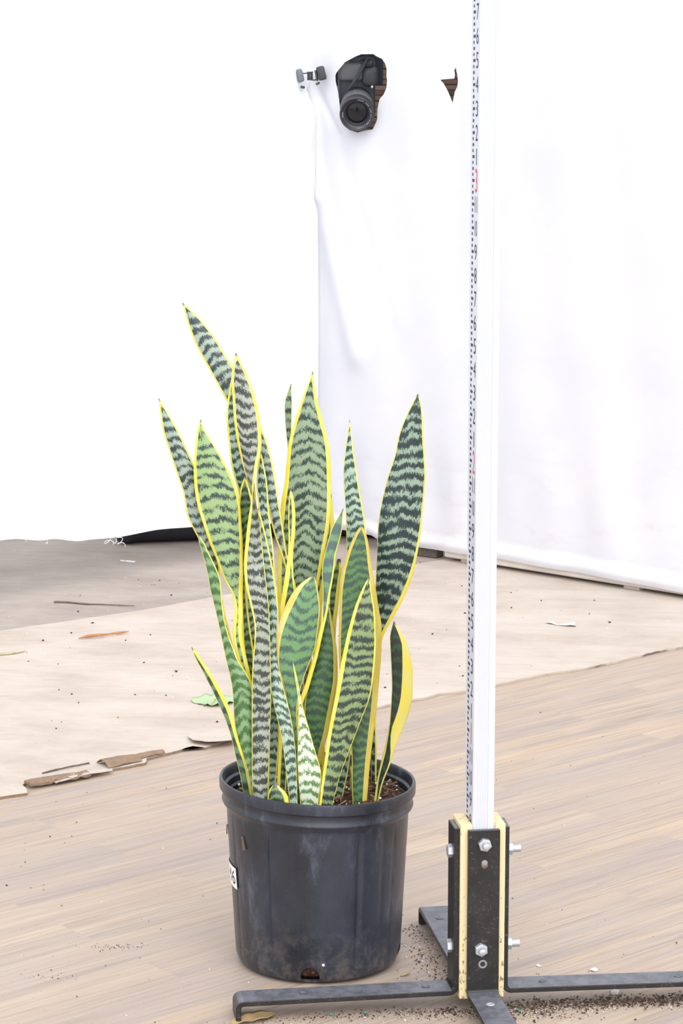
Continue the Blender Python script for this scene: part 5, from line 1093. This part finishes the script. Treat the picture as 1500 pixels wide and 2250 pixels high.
strip('wood_splinter', (-.368, 3.600, .0046), (-.316, 3.634, .0046), .020, .012, .0015, M_SPL, 'thick brown curled wood splinter on the broken plywood edge left of the pot', .0015, .008)
strip('wood_splinter', (-.318, 3.648, .0046), (-.280, 3.676, .0046), .010, .005, .0014, M_SPL, 'small dark pointed splinter at the right end of the curled brown splinter', .001, .004)
strip('wood_splinter', (-.436, 3.512, .0046), (-.352, 3.572, .0050), .012, .006, .0012, M_PEEL, 'long whitish peeled splinter on the broken plywood edge', .003, .0015)
strip('wood_splinter', (-.470, 3.492, .0052), (-.385, 3.548, .0052), .012, .009, .004, M_BROKEN, 'crumbly brown splinter at the left of the broken plywood edge', .0, .0015)
strip('wood_splinter', (-.455, 3.555, .0045), (-.390, 3.612, .0048), .0016, .0010, .0016, M_STICK, 'hair-thin dark splinter lying above the whitish peeled splinter', .001, 0)
bm = bmesh.new(); rn = random.Random(4); pts = []
ctr = Vector((-.205, 3.762))
for i in range(18):
    a = 2 * math.pi * i / 18; rx, ry = .041, .050
    pts.append((ctr.x + rx * math.cos(a) * rn.uniform(.92, 1.05), ctr.y + ry * math.sin(a) * rn.uniform(.92, 1.05)))
top = [bm.verts.new((x, y, .0085 + .005 * max(0, -(y - ctr.y) / .05))) for x, y in pts]; bot = [bm.verts.new((v.co.x, v.co.y, v.co.z - .0012)) for v in top]
ct = bm.verts.new((ctr.x, ctr.y, .0072)); cb = bm.verts.new((ctr.x, ctr.y, .0060))
for i in range(18):
    j = (i + 1) % 18
    bm.faces.new((ct, top[i], top[j])); bm.faces.new((cb, bot[j], bot[i])); bm.faces.new((top[i], bot[i], bot[j], top[j]))
tag(bm_obj('plywood_flake', bm, M_PLY), 'round lifted flake of bleached plywood beside the pot, left of the plant', 'flake')
# white chips right of the staff
for nm, x, y, s, lab in (('paint_chip', .3145, 2.647, .0055, 'largest white chip on the floor just behind the right steel foot'), ('paint_chip', .2985, 2.720, .0042, 'white chip on the wood floor further behind the right steel foot'), ('paint_chip', .234, 2.735, .0028, 'tiny white chip on the wood floor close to the right of the staff')):
    bm = bmesh.new(); vs = add_box(bm, (-s, -s * .7, 0), (s, s * .7, s * .5), s * .2)
    rn = random.Random(lab)
    for v in bm.verts: v.co += Vector((rn.uniform(-1, 1), rn.uniform(-1, 1), rn.uniform(0, .5))) * s * .25
    o = bm_obj(nm, bm, M_PERL); o.location = (x, y, 0.0002); o.rotation_euler = (0, 0, rn.uniform(0, 3)); tag(o, lab, 'chip')
o = leafy('dry_leaf', [(.0705, 2.700, .0012), (.076, 2.703, .0016), (.081, 2.710, .0022)], [.0006, .0022, .0006], M_DRY, .5)
tag(o, 'tiny tan leaf scrap on the floor between the pot and the staff', 'leaf')

# crumbs of soil swept against the steel feet, and perlite grains
def crumbs(name, spots, m, label, cat, seed):
    rn = random.Random(seed); verts, faces = [], []
    T = [(1, 1, 1), (-1, -1, 1), (-1, 1, -1), (1, -1, -1), (0, 0, 1.3), (1.2, 0, -.2)]
    F = [(0, 4, 1), (0, 1, 2), (0, 2, 5), (5, 2, 3), (0, 5, 3), (0, 3, 4), (4, 3, 1), (1, 3, 2)]
    for (x, y, s) in spots:
        b = len(verts); ca, sa = math.cos(rn.uniform(0, 6.28)), math.sin(rn.uniform(0, 6.28)); el = rn.uniform(.7, 1.9)
        for q in T:
            px, py, pz = q[0] * el * rn.uniform(.5, 1.0) * .75, q[1] * rn.uniform(.5, 1.0) * .75, q[2] * rn.uniform(.5, .9) * .75
            verts.append((x + (px * ca - py * sa) * s, y + (px * sa + py * ca) * s, max(.0003, s * .6 + pz * s)))
        faces += [tuple(k + b for k in f) for f in F]
    o = mesh_obj(name, verts, faces, m)
    return tag(o, label, cat, kind='stuff')
M_DIRT = plain('dark_soil_crumb', lin(72, 58, 50), 0.95, 0.1, var=0.5, scale=200)
M_DUST = plain('grey_soil_dust', lin(104, 91, 82), 0.95, 0.1, var=0.4, scale=200)
rn = random.Random(21)
def loc(r, side, rot):  # point at distance r along a foot, offset sideways
    a = PHI + rot
    return (SX + r * math.cos(a) - side * math.sin(a), SY + r * math.sin(a) + side * math.cos(a))
dirt, dust, perl = [], [], []
for i in range(9500):
    k = rn.random()
    if k < .66:      # along the near side of the right foot
        r = .03 + .25 * rn.random() ** .8; s = rn.gauss(-.012, .0095)
        p = loc(r, s, math.radians(-3))
    elif k < .74:    # left foot and the corner under the block
        r = .03 + .22 * rn.random() ** 1.5; s = rn.gauss(.016, .008); p = loc(r, s, math.pi)
    elif k < .82:    # along the back foot
        r = .05 + .22 * rn.random(); s = rn.gauss(.026, .011); p = loc(r, s, math.pi / 2)
    else:
        p = (SX + rn.gauss(.02, .05), SY + rn.gauss(-.03, .012))
    (dirt if rn.random() < .6 else dust).append((p[0], p[1], rn.choice([.0003, .0003, .0004, .0005, .0006, .0008, .0013]) * rn.uniform(.7, 1.2)))
for i in range(420):  # thinly scattered
    x = rn.uniform(-.45, .5); y = 2.45 + 1.9 * rn.random() ** 1.6
    if (x - PX) ** 2 + (y - PY) ** 2 < .0125: continue
    dirt.append((x, y, rn.choice([.0004, .0005, .0007, .0010, .0014]) * rn.uniform(.6, 1.1)))
for cx_, cy_, sx_, sy_, n_ in ((-.275, 2.80, .018, .007, 90), (-.345, 2.70, .02, .006, 40), (.24, 2.68, .05, .02, 80), (.085, 2.80, .03, .05, 90), (.10, 2.70, .03, .03, 60), (.45, 2.72, .05, .03, 30)):
    for i in range(n_): dirt.append((rn.gauss(cx_, sx_), rn.gauss(cy_, sy_), rn.choice([.0003, .0004, .0006, .0009])))
for i in range(240): perl.append((*loc(.03 + .26 * rn.random(), rn.gauss(-.028, .007), math.radians(-3)), rn.uniform(.0003, .0009)))
for i in range(70): perl.append((rn.uniform(-.45, .5), rn.uniform(2.5, 3.4), rn.uniform(.0004, .0012)))
for i in range(40): perl.append((*loc(.06 + .2 * rn.random(), rn.gauss(.03, .012), math.pi / 2), rn.uniform(.0004, .0014)))
for i in range(60): perl.append((*loc(.03 + .24 * rn.random(), rn.gauss(.034, .008), math.pi), rn.uniform(.0004, .0010)))
ok = lambda p: (p[0] - PX) ** 2 + (p[1] - PY) ** 2 > .0104
crumbs('soil_crumbs', [p for p in dirt if ok(p)], M_DIRT, 'dark crumbs of spilled potting soil along the steel feet', 'soil', 1)
crumbs('soil_dust', [p for p in dust if ok(p)], M_DUST, 'grey-brown dusty grit among the soil crumbs by the steel feet', 'grit', 2)
crumbs('perlite_litter', [p for p in perl if ok(p)], M_PERL, 'tiny white perlite grains scattered on the wood floor', 'perlite', 3)
# on the raised plywood
far = []
for i in range(150):
    x = rn.uniform(-.62, .62); y = rn.uniform(3.75, 5.3)
    if y > 3.95 + x * .87 and y < 5.4 - abs(x) * .7: far.append((x, y, rn.choice([.0008, .0012, .0018, .0024])))
o = crumbs('floor_specks', far, M_DIRT, 'dark specks scattered over the bleached plywood', 'grit', 4); o.location.z = .0040
far = [(rn.uniform(-.6, .6), rn.uniform(4.1, 5.3), rn.choice([.0008, .0012, .0020])) for i in range(80)]
o = crumbs('perlite_specks', [p for p in far if p[1] > 4.0 + p[0] * .87 and p[1] < 5.35 - abs(p[0]) * .7], M_PERL, 'white perlite specks on the plywood in front of the cloths', 'perlite', 5); o.location.z = .0040
# a few green fertiliser beads
M_BEAD = plain('green_fertiliser_bead', lin(60, 140, 118), 0.4, 0.4)
for (x, y, lab) in ((.0265, 2.583, 'green fertiliser bead before the left foot, nearest the bracket'), (-.012, 2.578, 'green fertiliser bead on the floor below the middle of the pot'), (.2005, 2.588, 'green fertiliser bead in the dirt before the right foot')):
    bm = bmesh.new(); bmesh.ops.create_icosphere(bm, subdivisions=2, radius=.0018)
    o = bm_obj('fertiliser_bead', bm, M_BEAD, None, True); o.location = (x, y, .0018); tag(o, lab, 'bead')
